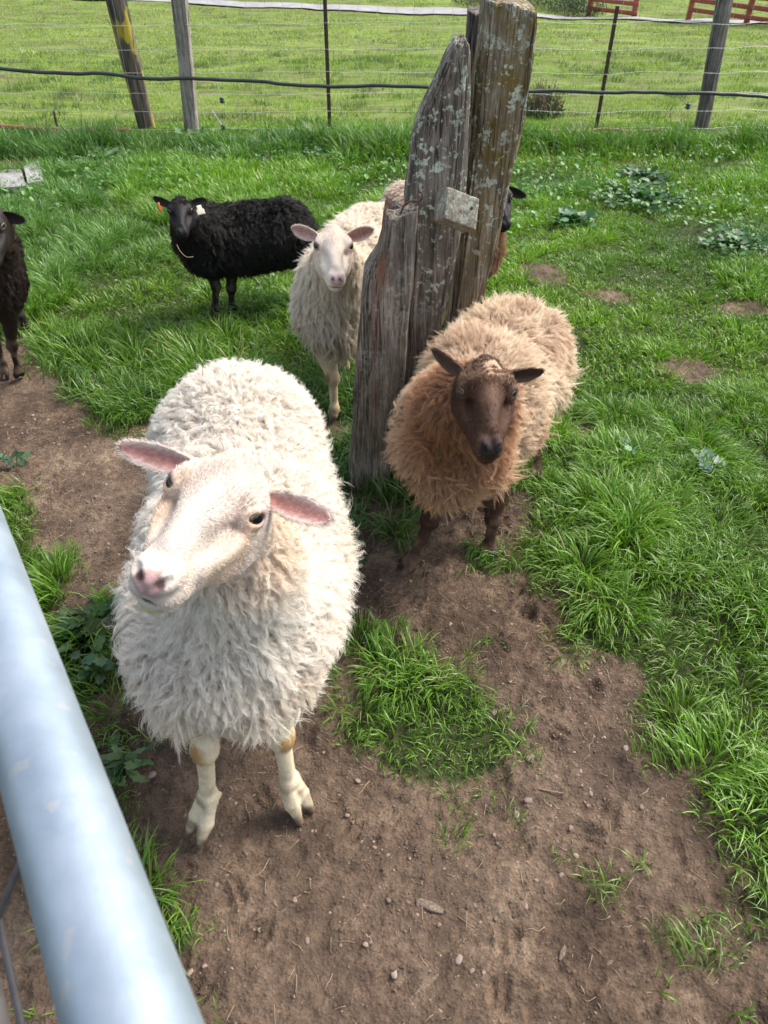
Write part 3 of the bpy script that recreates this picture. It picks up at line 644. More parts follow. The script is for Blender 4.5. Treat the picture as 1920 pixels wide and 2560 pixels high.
# 3. the cream sheep behind
def s3_extra(C, V, loc, wz, hd, ld, N):
    for x in (-1, 1):
        d = sd_rc(loc, np.array([x * .049, .030, .002]), np.array([x * .044, .050, -.006]), .004, .003); C = mixc(C, (.34, .24, .13), sstep(.005, -.001, d) * .75)
    return mixc(C, (.66, .50, .44), .45 * sstep(0, .6, noise3(V, 28, 12)) * (loc[:, 1] < .03) * (hd < ld))
def s3_col(r, l, n):
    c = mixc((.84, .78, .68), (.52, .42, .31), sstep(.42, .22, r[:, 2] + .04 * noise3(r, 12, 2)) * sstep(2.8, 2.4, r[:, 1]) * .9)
    return c
S3 = dict(root=(-.13, 2.6, gz(-.13, 2.6)), label='cream sheep behind the white one, facing forward left of the old wooden posts', scale=1.02, h=.006,
    torso=[((-.165, 2.45, .375), (.135, .15, .155)), ((-.12, 2.68, .385), (.145, .19, .155)), ((-.05, 2.90, .385), (.14, .16, .15))],
    neck=[((-.165, 2.40, .47), (-.145, 2.25, .62), .10, .062)],
    head=((-.149, 2.176, .678), (.11, -.99, -.05), (.080, -.045, .996)),
    legs=[leg(PY(815, 880, 2.42), PY(832, 945, 2.38), PY(836, 1022, 2.35), Gh(824, 1058), .98), leg((-.08, 2.44, .28), PY(862, 880, 2.55), PY(862, 912, 2.68), PY(857, 932, 2.70), .85),
          leg((-.10, 2.92, .28), (-.10, 3.0, .14), (-.10, 2.97, .0), (-.10, 2.95, gz(-.1, 2.95)), .95, False), leg((.03, 2.92, .28), (.03, 3.0, .14), (.03, 2.97, .0), (.03, 2.95, gz(.03, 2.95)), .95, False)],
    skin=skin_fn((.74, .64, .54), ((.55, .37, .36), (.10, .045, .05), (.22, .13, .11)), (.72, .64, .52), (.60, .47, .30), s3_extra, (.021, .013)), knee=(.22, .11, .04), hoof=(.16, .13, .11),
    back=(.2, 1, 0), wool=dict(n=8000, m=14, k=7, len=lambda r, l: .044 + .026 * sstep(.42, .25, r[:, 2]), lift=lambda r: .5 + .3 * sstep(.4, .5, r[:, 2]), sag=.35, amp=.004, waves=1.0, rad=.00050, cr=.0068, clump=.92, mess=.45, swirl=.7, frizz=.0014, rootc=(.78, .70, .62), tip=(1.14, 1.13, 1.12)),
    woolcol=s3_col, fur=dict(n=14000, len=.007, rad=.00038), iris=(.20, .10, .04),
    ears=[(P(727, 571, 2.27), .0185, -ray(760, 600) + np.array([0, 0, -.3])), (P(935, 576, 2.27), .0185, -ray(900, 600) + np.array([0, 0, -.3]))], ear_in=(.42, .24, .20), ear_out=(.72, .60, .52))
build_sheep(S3)

# 4. the black sheep side-on in the grass
def dark_extra(C, V, loc, wz, hd, ld, N): return C
S4 = dict(root=(-.6, 3.35, gz(-.6, 3.35)), label='black sheep with ear tags standing side-on in the tall grass', scale=.90, h=.007,
    torso=[((-.79, 3.33, .225), (.12, .125, .145)), ((-.62, 3.38, .225), (.155, .13, .150)), ((-.45, 3.43, .23), (.135, .125, .145))],
    neck=[((-.81, 3.30, .29), (-.825, 3.20, .375), .105, .068)],
    head=((-.831, 3.133, .431), (.182, -.968, -.16), (.07, -.15, .986)),
    legs=[leg((-.80, 3.34, .12), PY(540, 715, 3.32), PY(538, 770, 3.31), np.array([-.80, 3.29, gz(-.8, 3.29)]), .95), leg((-.70, 3.38, .12), PY(578, 720, 3.36), PY(580, 770, 3.35), np.array([-.71, 3.33, gz(-.71, 3.33)]), .95),
          leg((-.44, 3.42, .14), (-.40, 3.44, .06), (-.41, 3.42, -.05), (-.42, 3.40, gz(-.42, 3.40)), .95, False), leg((-.42, 3.48, .14), (-.38, 3.50, .06), (-.39, 3.50, -.05), (-.40, 3.48, gz(-.4, 3.48)), .95, False)],
    skin=skin_fn((.009, .008, .008), ((.018, .017, .018), (.002, .002, .002), (.008, .006, .006)), (.012, .010, .010), (.012, .009, .009), dark_extra), knee=None, topknot=True, hoof=(.02, .018, .018),
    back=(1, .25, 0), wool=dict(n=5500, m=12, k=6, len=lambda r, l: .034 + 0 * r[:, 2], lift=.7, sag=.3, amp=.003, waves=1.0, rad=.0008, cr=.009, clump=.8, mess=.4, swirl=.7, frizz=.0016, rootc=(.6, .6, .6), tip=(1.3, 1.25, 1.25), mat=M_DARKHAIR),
    woolcol=lambda r, l, n: mixc(mixc((.0055, .005, .005), (.035, .014, .008), sstep(-.84, -.90, r[:, 0])), (.014, .010, .008), .4 * sstep(.2, .7, noise3(r, 12, 3))), fur=None, iris=(.16, .13, .07),
    ears=[(P(379, 498, 3.17), .017, -ray(400, 500) + np.array([0, 0, -.4])), (P(518, 503, 3.17), .017, -ray(500, 500) + np.array([0, 0, -.4]))], ear_in=(.02, .014, .013), ear_out=(.022, .017, .016))
r4, X4, R4, B4 = build_sheep(S4)

# 5. the dark brown sheep at the left edge
O5 = P(-27, 576, 2.52)
S5 = dict(root=(O5[0] - .2, 2.8, gz(O5[0] - .2, 2.8)), label='dark brown sheep cut off by the left edge of the photo', scale=1.02, h=.007,
    torso=[((O5[0] - .155, 2.68, .37), (.125, .13, .16)), ((O5[0] - .27, 2.88, .37), (.14, .19, .155)), ((O5[0] - .40, 3.08, .37), (.14, .15, .15))],
    neck=[((O5[0] - .12, 2.64, .46), (O5[0] - .01, 2.56, .60), .095, .062)],
    head=(O5, (.26, -.93, -.26), (.05, -.25, .967)),
    legs=[leg(PY(22, 790, 2.66), PY(30, 865, 2.66), PY(46, 925, 2.66), Gh(50, 948), .78), leg((O5[0] - .22, 2.72, .25), (O5[0] - .23, 2.72, .14), (O5[0] - .24, 2.70, .0), (O5[0] - .24, 2.67, gz(O5[0] - .24, 2.67)), .78),
          leg((O5[0] - .32, 3.08, .25), (O5[0] - .32, 3.16, .13), (O5[0] - .32, 3.12, -.02), (O5[0] - .32, 3.1, gz(O5[0] - .32, 3.1)), .95, False), leg((O5[0] - .5, 3.08, .25), (O5[0] - .5, 3.16, .13), (O5[0] - .5, 3.12, -.02), (O5[0] - .5, 3.1, gz(O5[0] - .5, 3.1)), .95, False)],
    skin=skin_fn((.012, .009, .008), ((.02, .021, .026), (.003, .003, .003), (.05, .035, .025)), (.022, .012, .009), (.014, .009, .008), dark_extra), knee=None, hoof=(.02, .018, .018),
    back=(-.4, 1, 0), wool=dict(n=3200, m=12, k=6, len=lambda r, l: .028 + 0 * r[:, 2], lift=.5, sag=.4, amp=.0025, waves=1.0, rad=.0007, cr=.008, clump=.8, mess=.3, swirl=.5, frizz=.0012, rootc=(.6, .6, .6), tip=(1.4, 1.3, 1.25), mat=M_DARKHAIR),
    woolcol=lambda r, l, n: mixc((.016, .0085, .006), (.13, .05, .02), sstep(.10, .06, np.linalg.norm(r - (O5 + [.06, .02, -.05]), axis=1)) * .7), fur=None, iris=(.25, .22, .14),
    ears=[(P(-95, 556, 2.56), .017, -ray(0, 500) + np.array([0, 0, -.4])), (P(58, 553, 2.55), .017, -ray(40, 550) + np.array([0, 0, -.4]))], ear_in=(.02, .013, .012), ear_out=(.024, .016, .015))
build_sheep(S5)

# 6. the dark-faced sheep peering from behind the posts
O6 = P(1246, 500, 3.10)
S6 = dict(root=(.3, 3.4, gz(.3, 3.4)), label='dark-faced sheep mostly hidden behind the old wooden posts, one ear showing', scale=.98, h=.007,
    torso=[((.40, 3.34, .20), (.125, .14, .15)), ((.28, 3.50, .22), (.15, .16, .15)), ((.12, 3.66, .245), (.13, .14, .13))],
    neck=[((.42, 3.30, .28), (.455, 3.20, .42), .09, .06)],
    head=(O6, (.16, -.93, -.33), (.02, -.33, .94)),
    legs=[leg((.44, 3.34, .08), PY(1200, 745, 3.34), PY(1190, 790, 3.34), np.array([.42, 3.30, gz(.42, 3.3)]), .95), leg((.32, 3.36, .08), (.32, 3.36, .0), (.32, 3.34, -.07), (.32, 3.3, gz(.32, 3.3)), .95),
          leg((.06, 3.66, .10), (.05, 3.74, .02), (.05, 3.71, -.07), (.05, 3.69, gz(.05, 3.69)), .95, False), leg((.2, 3.72, .10), (.2, 3.8, .02), (.2, 3.78, -.07), (.2, 3.76, gz(.2, 3.76)), .95, False)],
    skin=skin_fn((.008, .007, .007), ((.012, .011, .012), (.003, .003, .003), (.05, .035, .025)), (.40, .27, .18), (.02, .013, .011), dark_extra), knee=None, hoof=(.02, .018, .018),
    back=(-.6, .8, 0), wool=dict(n=3000, m=12, k=6, len=lambda r, l: .036 + 0 * r[:, 2], lift=.6, sag=.3, amp=.003, waves=1.0, rad=.0008, cr=.009, clump=.85, mess=.4, swirl=.7, frizz=.0012, rootc=(.6, .5, .45), tip=(1.2, 1.2, 1.2)),
    woolcol=lambda r, l, n: mixc((.78, .68, .58), (.30, .16, .08), sstep(.20, .34, r[:, 0])), fur=None, iris=(.25, .22, .14),
    ears=[(P(1180, 486, 3.16), .017, -ray(1200, 480) + np.array([0, 0, -.4])), (P(1314, 495, 3.14), .0175, -ray(1300, 500) + np.array([0, 0, -.4]))], ear_in=(.014, .012, .012), ear_out=(.02, .017, .017))
build_sheep(S6)

# ------------------------------------------------------------------ old wooden posts
def mat_wood(name, cols, lichen=0.0, moss=0.0, rust=0.0, scale=1.0, cracks=.85):
    k = NT(name); g = k.coord('Object', (1, 1, .07)); v = k.coord('Object')
    a = k.noise(g, 75 * scale, 8, .7); b = k.noise(g, 280 * scale, 5, .75); c = k.noise(v, 6, 5, .6)
    col = k.ramp(a, [(.28, cols[0]), (.48, cols[1]), (.70, cols[2])])
    col = k.mix(.6, col, k.ramp(b, [(.36, (.28, .26, .25)), (.62, (1.5, 1.48, 1.45))]), 'MULTIPLY')
    col = k.mix(.55, col, k.ramp(c, [(.35, (.6, .56, .5)), (.65, (1.25, 1.25, 1.28))]), 'MULTIPLY')
    # vertical checks
    w = k.noise(k.coord('Object', (1, 1, .03)), 26 * scale, 3, .5); crack = k.ramp(w, [(.485, (1, 1, 1)), (.50, (.12, .11, .10)), (.515, (1, 1, 1))]); col = k.mix(cracks, col, crack, 'MULTIPLY')
    if rust: col = k.mix(k.math('MULTIPLY', k.ramp(k.noise(k.coord('Object', (1, 1, .12)), 13, 4, .6), [(.53, (0, 0, 0)), (.64, (1, 1, 1))]), rust), col, (.26, .10, .045))
    at = k.n('ShaderNodeAttribute'); at.attribute_name = 'col'; sp = k.n('ShaderNodeSeparateColor'); k.l(at.outputs['Color'], sp.inputs[0])
    if moss: col = k.mix(k.math('MULTIPLY', k.math('MULTIPLY', k.ramp(k.noise(v, 16, 6, .7), [(.42, (0, 0, 0)), (.62, (1, 1, 1))]), moss), sp.outputs[1]), col, (.17, .12, .022))
    if lichen:
        vo = k.n('ShaderNodeTexVoronoi'); vo.inputs['Scale'].default_value = 48; vo.inputs['Randomness'].default_value = 1
        wv = k.n('ShaderNodeVectorMath', operation='ADD'); nn_ = k.n('ShaderNodeTexNoise'); nn_.inputs['Scale'].default_value = 45; nn_.inputs['Detail'].default_value = 4; k.l(v, nn_.inputs['Vector'])
        sc = k.n('ShaderNodeVectorMath', operation='SCALE'); sc.inputs['Scale'].default_value = .03; k.l(nn_.outputs['Color'], sc.inputs[0]); k.l(v, wv.inputs[0]); k.l(sc.outputs[0], wv.inputs[1]); k.l(wv.outputs[0], vo.inputs['Vector'])
        ln_ = k.n('ShaderNodeTexNoise'); ln_.inputs['Scale'].default_value = 36; ln_.inputs['Detail'].default_value = 7; ln_.inputs['Roughness'].default_value = .68; k.l(wv.outputs[0], ln_.inputs['Vector'])
        dot_ = k.ramp(k.math('ADD', vo.outputs['Distance'], k.math('MULTIPLY', k.math('SUBTRACT', .5, ln_.outputs['Fac']), 1.6)), [(.17, (1, 1, 1)), (.23, (0, 0, 0))])
        big = k.ramp(ln_.outputs['Fac'], [(.565, (0, 0, 0)), (.59, (1, 1, 1))])
        patch = k.math('MULTIPLY', k.math('MAXIMUM', dot_, big), k.ramp(k.noise(v, 8, 3, .6), [(.38, (0, 0, 0)), (.47, (1, 1, 1))]))
        patch = k.math('MULTIPLY', k.math('MULTIPLY', patch, sp.outputs[0]), lichen)
        col = k.mix(patch, col, k.ramp(k.noise(v, 120, 3), [(.3, (.40, .46, .36)), (.7, (.68, .73, .60))]))
    k.l(col, k.b.inputs['Base Color']); k.b.inputs['Roughness'].default_value = .85; k.b.inputs['Specular IOR Level'].default_value = .25
    bp = k.bump(b, .5, .004, k.bump(a, .8, .010)); bp = k.bump(crack, .8 * cracks, .008, bp)
    if lichen: bp = k.bump(patch, .5, .004, bp)
    k.l(bp, k.b.inputs['Normal']); return k.m

def slab(name, left, right, Y, thick, mat, label=None, cat='wooden post', parent=None, round_=.35, rough=.006, jag=.03, seed=0, top=None, Yb=None, lich=None, group=None):
    """weathered timber: left/right silhouettes as (px, py) from the ground to the top, standing in the vertical plane Y"""
    def res(pts, n, Yv):
        W = np.array([PY(px, py, Yv) for px, py in pts]); d = np.r_[0, np.cumsum(np.linalg.norm(np.diff(W, axis=0), axis=1))]; d /= d[-1]
        t = np.linspace(0, 1, n); return np.stack([np.interp(t, d, W[:, i]) for i in range(3)], 1)
    n = 190; L = res(left, n, Y); R_ = res(right, n, Y); m = 96; a = np.linspace(0, 2 * math.pi, m, endpoint=False)
    ca, sa = np.cos(a), np.sin(a); e = round_; sx = np.sign(ca) * np.abs(ca) ** e; sy = np.sign(sa) * np.abs(sa) ** e
    ctr = (L + R_) / 2; hw = (R_ - L) / 2; V = np.zeros((n, m, 3)); tt = np.linspace(0, 1, n)
    lean = np.zeros(n) if Yb is None else (Yb - Y) * (1 - tt)
    for j in range(m):
        V[:, j] = ctr + hw * sx[j] + np.array([0, 1., 0]) * ((sy[j] + 1) * thick / 2 + lean)[:, None]
    # grain relief and worn ends
    ringd = unit(np.stack([ca, sa, 0 * ca], 1)); cc = np.stack(np.broadcast_arrays(ca[None] * 2.2, sa[None] * 2.2, tt[:, None] * np.linalg.norm(ctr[-1] - ctr[0]) * 2.0), -1)
    rel = rough * (noise3(cc, 3.2, seed) * 1.0 + noise3(cc * [1, 1, .5], 8, seed + 1) * .7 + noise3(cc * [1, 1, .35], 17, seed + 2) * .45); gro = np.minimum(0, noise3(cc * [1, 1, .22], 6, seed + 3) + .45)
    V += (rel + gro * .020 * min(1, rough / .005))[..., None] * ringd[None]
    jt = jag * (noise3(np.stack(np.broadcast_arrays(V[-1, :, 0], V[-1, :, 1], 0 * V[-1, :, 0]), -1), 38, seed + 5) * .5 - .3)
    wtop = sstep(.90, 1.0, tt); V[..., 2] += wtop[:, None] * jt[None]
    V = np.concatenate([V, (V[-1].mean(0) * .45 + V[-1] * .55 + [0, 0, -.004 * (jag > 0)])[None], (V[-1].mean(0) * .9 + V[-1] * .1)[None]]); n += 2
    ii = np.arange(n * m).reshape(n, m); jj = np.roll(ii, -1, 1); f = np.stack([ii[:-1], jj[:-1], jj[1:], ii[1:]], -1).reshape(-1, 4)
    Vf = np.concatenate([V.reshape(-1, 3), V[-1].mean(0)[None]]); cap = np.array([[ii[-1, i], ii[-1, (i + 1) % m], n * m] for i in range(m)])
    col = np.ones((len(Vf), 3)); h = (Vf[:, 2] - Vf[:, 2].min()) / np.ptp(Vf[:, 2])
    col[:, 0] = sstep(*(lich or (.35, .6)), h); col[:, 1] = sstep(.4, .8, h); 
    b = ctr[0].copy(); o = mesh_arr(name, Vf, [f, cap], mat, parent, col, loc=b if parent is None else None)
    if label: tag(o, label, cat, group)
    return o

WA = mat_wood('grey_rust_wood', ((.062, .051, .041), (.205, .176, .148), (.42, .38, .335)), lichen=.22, rust=.75)
WB = mat_wood('lichen_wood', ((.058, .048, .038), (.205, .175, .146), (.42, .38, .33)), lichen=1.0, rust=.2)
WC = mat_wood('mossy_wood', ((.070, .057, .038), (.22, .184, .135), (.44, .39, .305)), lichen=.8, moss=.9)
WD = mat_wood('plain_wood', ((.06, .052, .045), (.14, .125, .11), (.24, .22, .20)))
PG = None
slab('wooden_post', [(864, 1270), (872, 1200), (885, 1000), (896, 880), (903, 780), (912, 700), (925, 678), (945, 650), (958, 610), (962, 560), (966, 536)],
     [(972, 1270), (977, 1200), (998, 1050), (1018, 900), (1026, 780), (1035, 680), (1038, 600), (1042, 560), (1044, 530)], 1.885, .13, WA,
     'shortest old grey post with a broken top and orange streak, before the taller ones', seed=11, rough=.005, jag=.05, lich=(.3, .5))
slab('wooden_post', [(958, 1230), (972, 1100), (990, 950), (1010, 800), (1022, 640), (1012, 520), (1022, 440), (1034, 350), (1046, 310), (1066, 262), (1092, 210), (1118, 150), (1140, 112), (1148, 104)],
     [(1006, 1230), (1030, 1100), (1062, 950), (1090, 860), (1118, 760), (1130, 700), (1145, 620), (1160, 520), (1166, 420), (1172, 330), (1174, 230), (1174, 150), (1172, 112), (1166, 104)], 2.045, .12, WB,
     'tall grey post with a tapering rotten top spotted with pale green lichen', seed=23, rough=.006, jag=.03, lich=(.45, .62))
slab('wooden_post', [(1050, 1230), (1074, 1100), (1104, 950), (1126, 820), (1144, 680), (1160, 540), (1172, 430), (1183, 330), (1192, 200), (1206, 90), (1218, -10)],
     [(1096, 1230), (1116, 1100), (1148, 950), (1180, 815), (1210, 730), (1236, 650), (1262, 540), (1288, 420), (1312, 310), (1334, 160), (1345, 60), (1343, 22)], 2.12, .15, WC,
     'tallest leaning square post with yellow moss and white lichen spots', seed=37, rough=.005, jag=.015, lich=(.5, .66))
slab('wooden_post', [(1120, 700), (1140, 500), (1158, 300), (1168, 130), (1174, 28)], [(1160, 700), (1185, 500), (1202, 300), (1212, 130), (1224, 22)], 2.30, .07, WD,
     'narrow grey post wedged behind the tall lichen posts, only its top showing', seed=51, rough=.003, jag=.02, Yb=2.26)

def boxm(c, sz, R=np.eye(3), bev=.15, sub=10, nz=0.0, seed=0):
    """rounded, slightly worn box: returns verts, faces"""
    g = np.linspace(-1, 1, sub + 1); V = []; Fc = []
    for ax in range(3):
        for sg in (-1, 1):
            u, v = [(1, 2), (2, 0), (0, 1)][ax]; A, Bv = np.meshgrid(g, g, indexing='ij'); p = np.zeros((sub + 1, sub + 1, 3)); p[..., ax] = sg; p[..., u] = A; p[..., v] = Bv
            i0 = sum(len(q) for q in V); ii = i0 + np.arange((sub + 1) ** 2).reshape(sub + 1, sub + 1); f = np.stack([ii[:-1, :-1], ii[1:, :-1], ii[1:, 1:], ii[:-1, 1:]], -1).reshape(-1, 4)
            Fc.append(f if sg > 0 else f[:, ::-1]); V.append(p.reshape(-1, 3))
    V = np.concatenate(V); sz = np.asarray(sz, float) / 2; b = bev * sz.min(); q = V * sz; core = np.clip(q, -(sz - b), sz - b); q = core + unit(q - core) * np.minimum(b, np.linalg.norm(q - core, axis=1))[:, None] * (np.linalg.norm(q - core, axis=1) > 1e-9)[:, None]
    key = np.round(q * 1e5).astype(np.int64); _, fi, inv = np.unique(key, axis=0, return_index=True, return_inverse=True)
    q = q[fi]; F_ = inv.ravel()[np.concatenate(Fc)]
    if nz: q = q + unit(q) * (nz * noise3(q, 40, seed))[:, None]
    return q @ np.asarray(R).T + np.asarray(c), F_
# block nailed across two posts
A_ = P(1119, 466, 1.90); Bq = P(1199, 496, 1.885); Cq = P(1110, 545, 1.90); fw = np.array([0, math.cos(TH), -math.sin(TH)]); upv = np.array([0, math.sin(TH), math.cos(TH)])
eX = Bq - A_; eZ = Cq - A_; eY = -.024 * np.array([1., 0, 0]) + .018 * upv + .07 * fw
V_, F_ = boxm((0, 0, 0), (.085, .085, .085), np.eye(3), .045, 24, .0010, 4); V_ = V_ / .085 + .5; V_ = A_ + V_[:, :1] * eX + V_[:, 1:2] * eY + (1 - V_[:, 2:3]) * eZ
WE = mat_wood('pale_block_wood', ((.10, .088, .065), (.25, .23, .175), (.46, .43, .33)), lichen=.5, scale=.8, cracks=.0)
blk = mesh_arr('wooden_block', V_, F_, WE, col=np.ones((len(V_), 3)), loc=A_); tag(blk, 'pale weathered wooden block fixed across the tall posts', 'wooden block')
nc = A_ + eX * .80 + eZ * .38; nl = np.stack([nc + fw * .004, nc - fw * .002, nc - fw * .003])

def tube_obj(name, pts, r, mat, parent=None, label=None, cat=None, seg=8, loc=None, group=None):
    V, f, c = tube(pts, r, seg); o = mesh_arr(name, V, [f, c], mat, parent, loc=(pts[0] if parent is None else None) if loc is None else loc)
    if label: tag(o, label, cat, group)
    return o
M_RUST = mat_simple('rusty_iron', (.10, .045, .028), .8, .2, .5, 90); M_WIRE = mat_simple('galvanised_wire', (.52, .56, .54), .45, .5, .15, 50); M_HOSE = mat_simple('dark_hose', (.028, .034, .032), .45, 0, .3, 12)
M_PIPE = mat_simple('orange_pipe', (.27, .095, .05), .6, 0, .25, 6); M_TPOST = mat_simple('dark_metal_post', (.075, .045, .038), .75, .3, .35, 40); M_INS = mat_simple('dark_green_plastic', (.01, .05, .04), .4, 0, .2, 30)
Vn, fn, cn = tube(nl, np.array([.0042, .0042, .0030]), 10); mesh_arr('nail_head', Vn, [fn, cn], M_RUST, None, loc=A_).parent = blk; bpy.data.objects['nail_head'].location = (0, 0, 0)
w1 = smooth([PY(px, py, 1.925) for px, py in ((1002, 532), (1012, 512), (1030, 502), (1052, 500), (1056, 484), (1046, 478))], 40)
tube_obj('wire_hook', w1, .0026, M_RUST, None, 'rusty bent wire hook on top of the shortest old post', 'wire hook')

# ------------------------------------------------------------------ pasture fence
FY = 7.35
fence = empty('wire_fence', (0, FY, gz(0, FY)), 'woven wire fence with wooden and metal posts crossing behind the flock', 'fence')
def pole(name, a, b, w0, w1_, mat, Y=FY, square=False, seed=0, over=0.25):
    """post in the fence line; a = base pixel, b = upper pixel on its axis"""
    A = PY(*a, Y); Bv = PY(*b, Y); A = A + (A - Bv) * .08; Bv = Bv + unit(Bv - A) * over; n = 60; t = np.linspace(0, 1, n)[:, None]; c = A * (1 - t) + Bv * t; m = 28; an = np.linspace(0, 2 * math.pi, m, endpoint=False)
    e = .4 if square else 1.0; sx = np.sign(np.cos(an)) * np.abs(np.cos(an)) ** e; sy = np.sign(np.sin(an)) * np.abs(np.sin(an)) ** e; w = w0 * (1 - t) + w1_ * t
    V = c[:, None] + np.stack([sx[None] * w, sy[None] * w, 0 * sx[None] * w], -1); cc = np.stack(np.broadcast_arrays(sx[None] * 2, sy[None] * 2, t * 1.0), -1)
    V += (w0 * .14 * (noise3(cc, 2.5, seed) + .6 * noise3(cc * [1, 1, .5], 7, seed + 1)))[..., None] * np.stack([sx, sy, 0 * sx], -1)[None]
    ii = np.arange(n * m).reshape(n, m); jj = np.roll(ii, -1, 1); f = np.stack([ii[:-1], jj[:-1], jj[1:], ii[1:]], -1).reshape(-1, 4); Vf = np.concatenate([V.reshape(-1, 3), Bv[None]])
    cap = np.array([[ii[-1, i], ii[-1, (i + 1) % m], n * m] for i in range(m)]); col = np.ones((len(Vf), 3)); return mesh_arr(name, Vf, [f, cap], mat, fence, col)
WF = mat_wood('fence_dark_wood', ((.022, .018, .015), (.07, .058, .045), (.15, .13, .10)), moss=0, scale=.8)
k = NT('yellow_paint_wood'); v = k.coord(); g = k.coord('Object', (1, 1, .08)); a = k.noise(g, 40, 6, .65)
col = k.ramp(a, [(.3, (.020, .017, .013)), (.5, (.075, .062, .045)), (.7, (.18, .155, .12))]); yl = k.ramp(k.noise(k.coord('Object', (1, 1, .35)), 9, 4, .6), [(.54, (0, 0, 0)), (.60, (1, 1, 1))])
k.l(k.mix(k.math('MULTIPLY', yl, .7), col, (.42, .33, .012)), k.b.inputs['Base Color']); k.b.inputs['Roughness'].default_value = .85; k.l(k.bump(a, .8, .012), k.b.inputs['Normal'])
pole('fence_post', (368, 318), (288, 0), .070, .085, k.m, FY + .12, seed=1)
pole('fence_post', (480, 332), (448, 0), .058, .062, mat_wood('fence_grey_wood', ((.13, .115, .10), (.27, .24, .215), (.40, .365, .33)), scale=.5), FY - .02, True, 2)
pole('fence_post', (1754, 318), (1812, 0), .062, .062, mat_wood('fence_pale_wood', ((.055, .048, .043), (.15, .137, .125), (.28, .26, .24)), scale=.5), FY + .10, seed=3)
def tpost(a, b, over, w=.016):
    A = PY(*a, FY - .05); Bv = PY(*b, FY - .05); Bv = Bv + unit(Bv - A) * over; A = A + (A - Bv) * .06; parts = []
    c = (A + Bv) / 2; zz = unit(Bv - A); xx = unit(np.cross([0, 1., 0], zz)); yy = np.cross(zz, xx); R_ = np.stack([xx, yy, zz], 1); Ln = np.linalg.norm(Bv - A)
    def bx(cc, s):
        v_, f_ = boxm(cc, s, R_, .2, 2); parts.append((v_, f_, np.zeros((0, 3), int)))
    bx(c, (w * 2, .006, Ln)); bx(c + yy * .016, (.006, .028, Ln - .002))
    for i in range(int(Ln / .055)): bx(A + zz * (.05 + i * .055) - yy * .006, (w * .9, .008, .012))
    V, fs = join(parts); return mesh_arr('metal_post', V, [fs[0]], M_TPOST, fence, smooth=False)
tpost((825, 330), (812, 0), .25); tpost((1487, 338), (1544, 15), 0.0); tpost((145, 330), (133, 275), -.0, .007); tpost((-60, 330), (-130, 0), .25)
# the woven net: one mesh of many strands
xs_f = np.arange(-6.0, 6.6, .152); zb = gz(0, FY); hts = [.03, .17, .31, .47, .64, .82, 1.0, 1.18]
strands = []
for x in xs_f:
    zz = np.linspace(.0, 1.2, 9); wob = .010 * noise3(np.stack([x + 0 * zz, zz * 3, 0 * zz], -1), 4, 9)
    strands.append(tube(np.stack([x + wob + (zz * .02), FY - .07 + 0 * zz, gz(x, FY) + zz], 1), .0012, 3))
for hh in hts:
    xx = np.linspace(-6, 6.5, 140); zz = np.array([gz(x_, FY) for x_ in xx]) + hh + .010 * noise2(xx, 0 * xx + hh * 7, 1.4, 3); strands.append(tube(np.stack([xx, FY - .073 + 0 * xx, zz], 1), .0016, 3))
V, fs = join(strands); mesh_arr('wire_net', V, fs, M_WIRE, fence)
for (px, py, qx, qy) in ((555, 250, 540, 200), (558, 318, 530, 275), (1720, 265, 1708, 248), (1718, 325, 1695, 300)):
    c = PY(px, py, FY - .10); e = PY(qx, qy, FY - .10); pts = np.linspace(e, c, 12)
    tube_obj('insulator_rod', pts, .0035, M_WIRE, fence, seg=6)
    q_ = [c + np.array([0, 0, z_]) for z_ in (-.025, -.018, -.006, 0, .006, .018, .022)]; tube_obj('insulator', q_, np.array([.010, .020, .022, .010, .022, .018, .006]), M_INS, fence, seg=12)
hose = smooth([PY(px, py, FY - .13) for px, py in ((-160, 160), (0, 172), (90, 180), (180, 184), (262, 184), (330, 193), (400, 197), (470, 196), (560, 200), (640, 202), (730, 212), (820, 216), (960, 214), (1090, 219), (1320, 229), (1420, 227), (1500, 232), (1580, 230), (1700, 233), (1790, 234), (1860, 238), (1930, 243), (2080, 248))], 260)
hose[:, 2] += .003 * noise2(hose[:, 0], 0 * hose[:, 0], 9, 4)
tube_obj('hose', hose, .0145, M_HOSE, None, 'long dark water hose hung along the wire fence', 'hose', 10)
def ground_pts(pxs, lift=.02): return smooth([Gh(px, py) + np.array([0, 0, lift]) for px, py in pxs], 160)
tube_obj('pipe', ground_pts([(-200, 322), (0, 330), (100, 335), (220, 339), (330, 344)], .04), .020, M_PIPE, None, 'orange plastic pipe lying at the fence foot on the left', 'pipe', 10)
tube_obj('pipe', ground_pts([(1290, 342), (1400, 343), (1460, 342), (1510, 338), (1570, 343), (1640, 340)], .055), .014, M_PIPE, None, 'thin orange pipe lying at the fence foot right of the tall posts', 'pipe', 10)

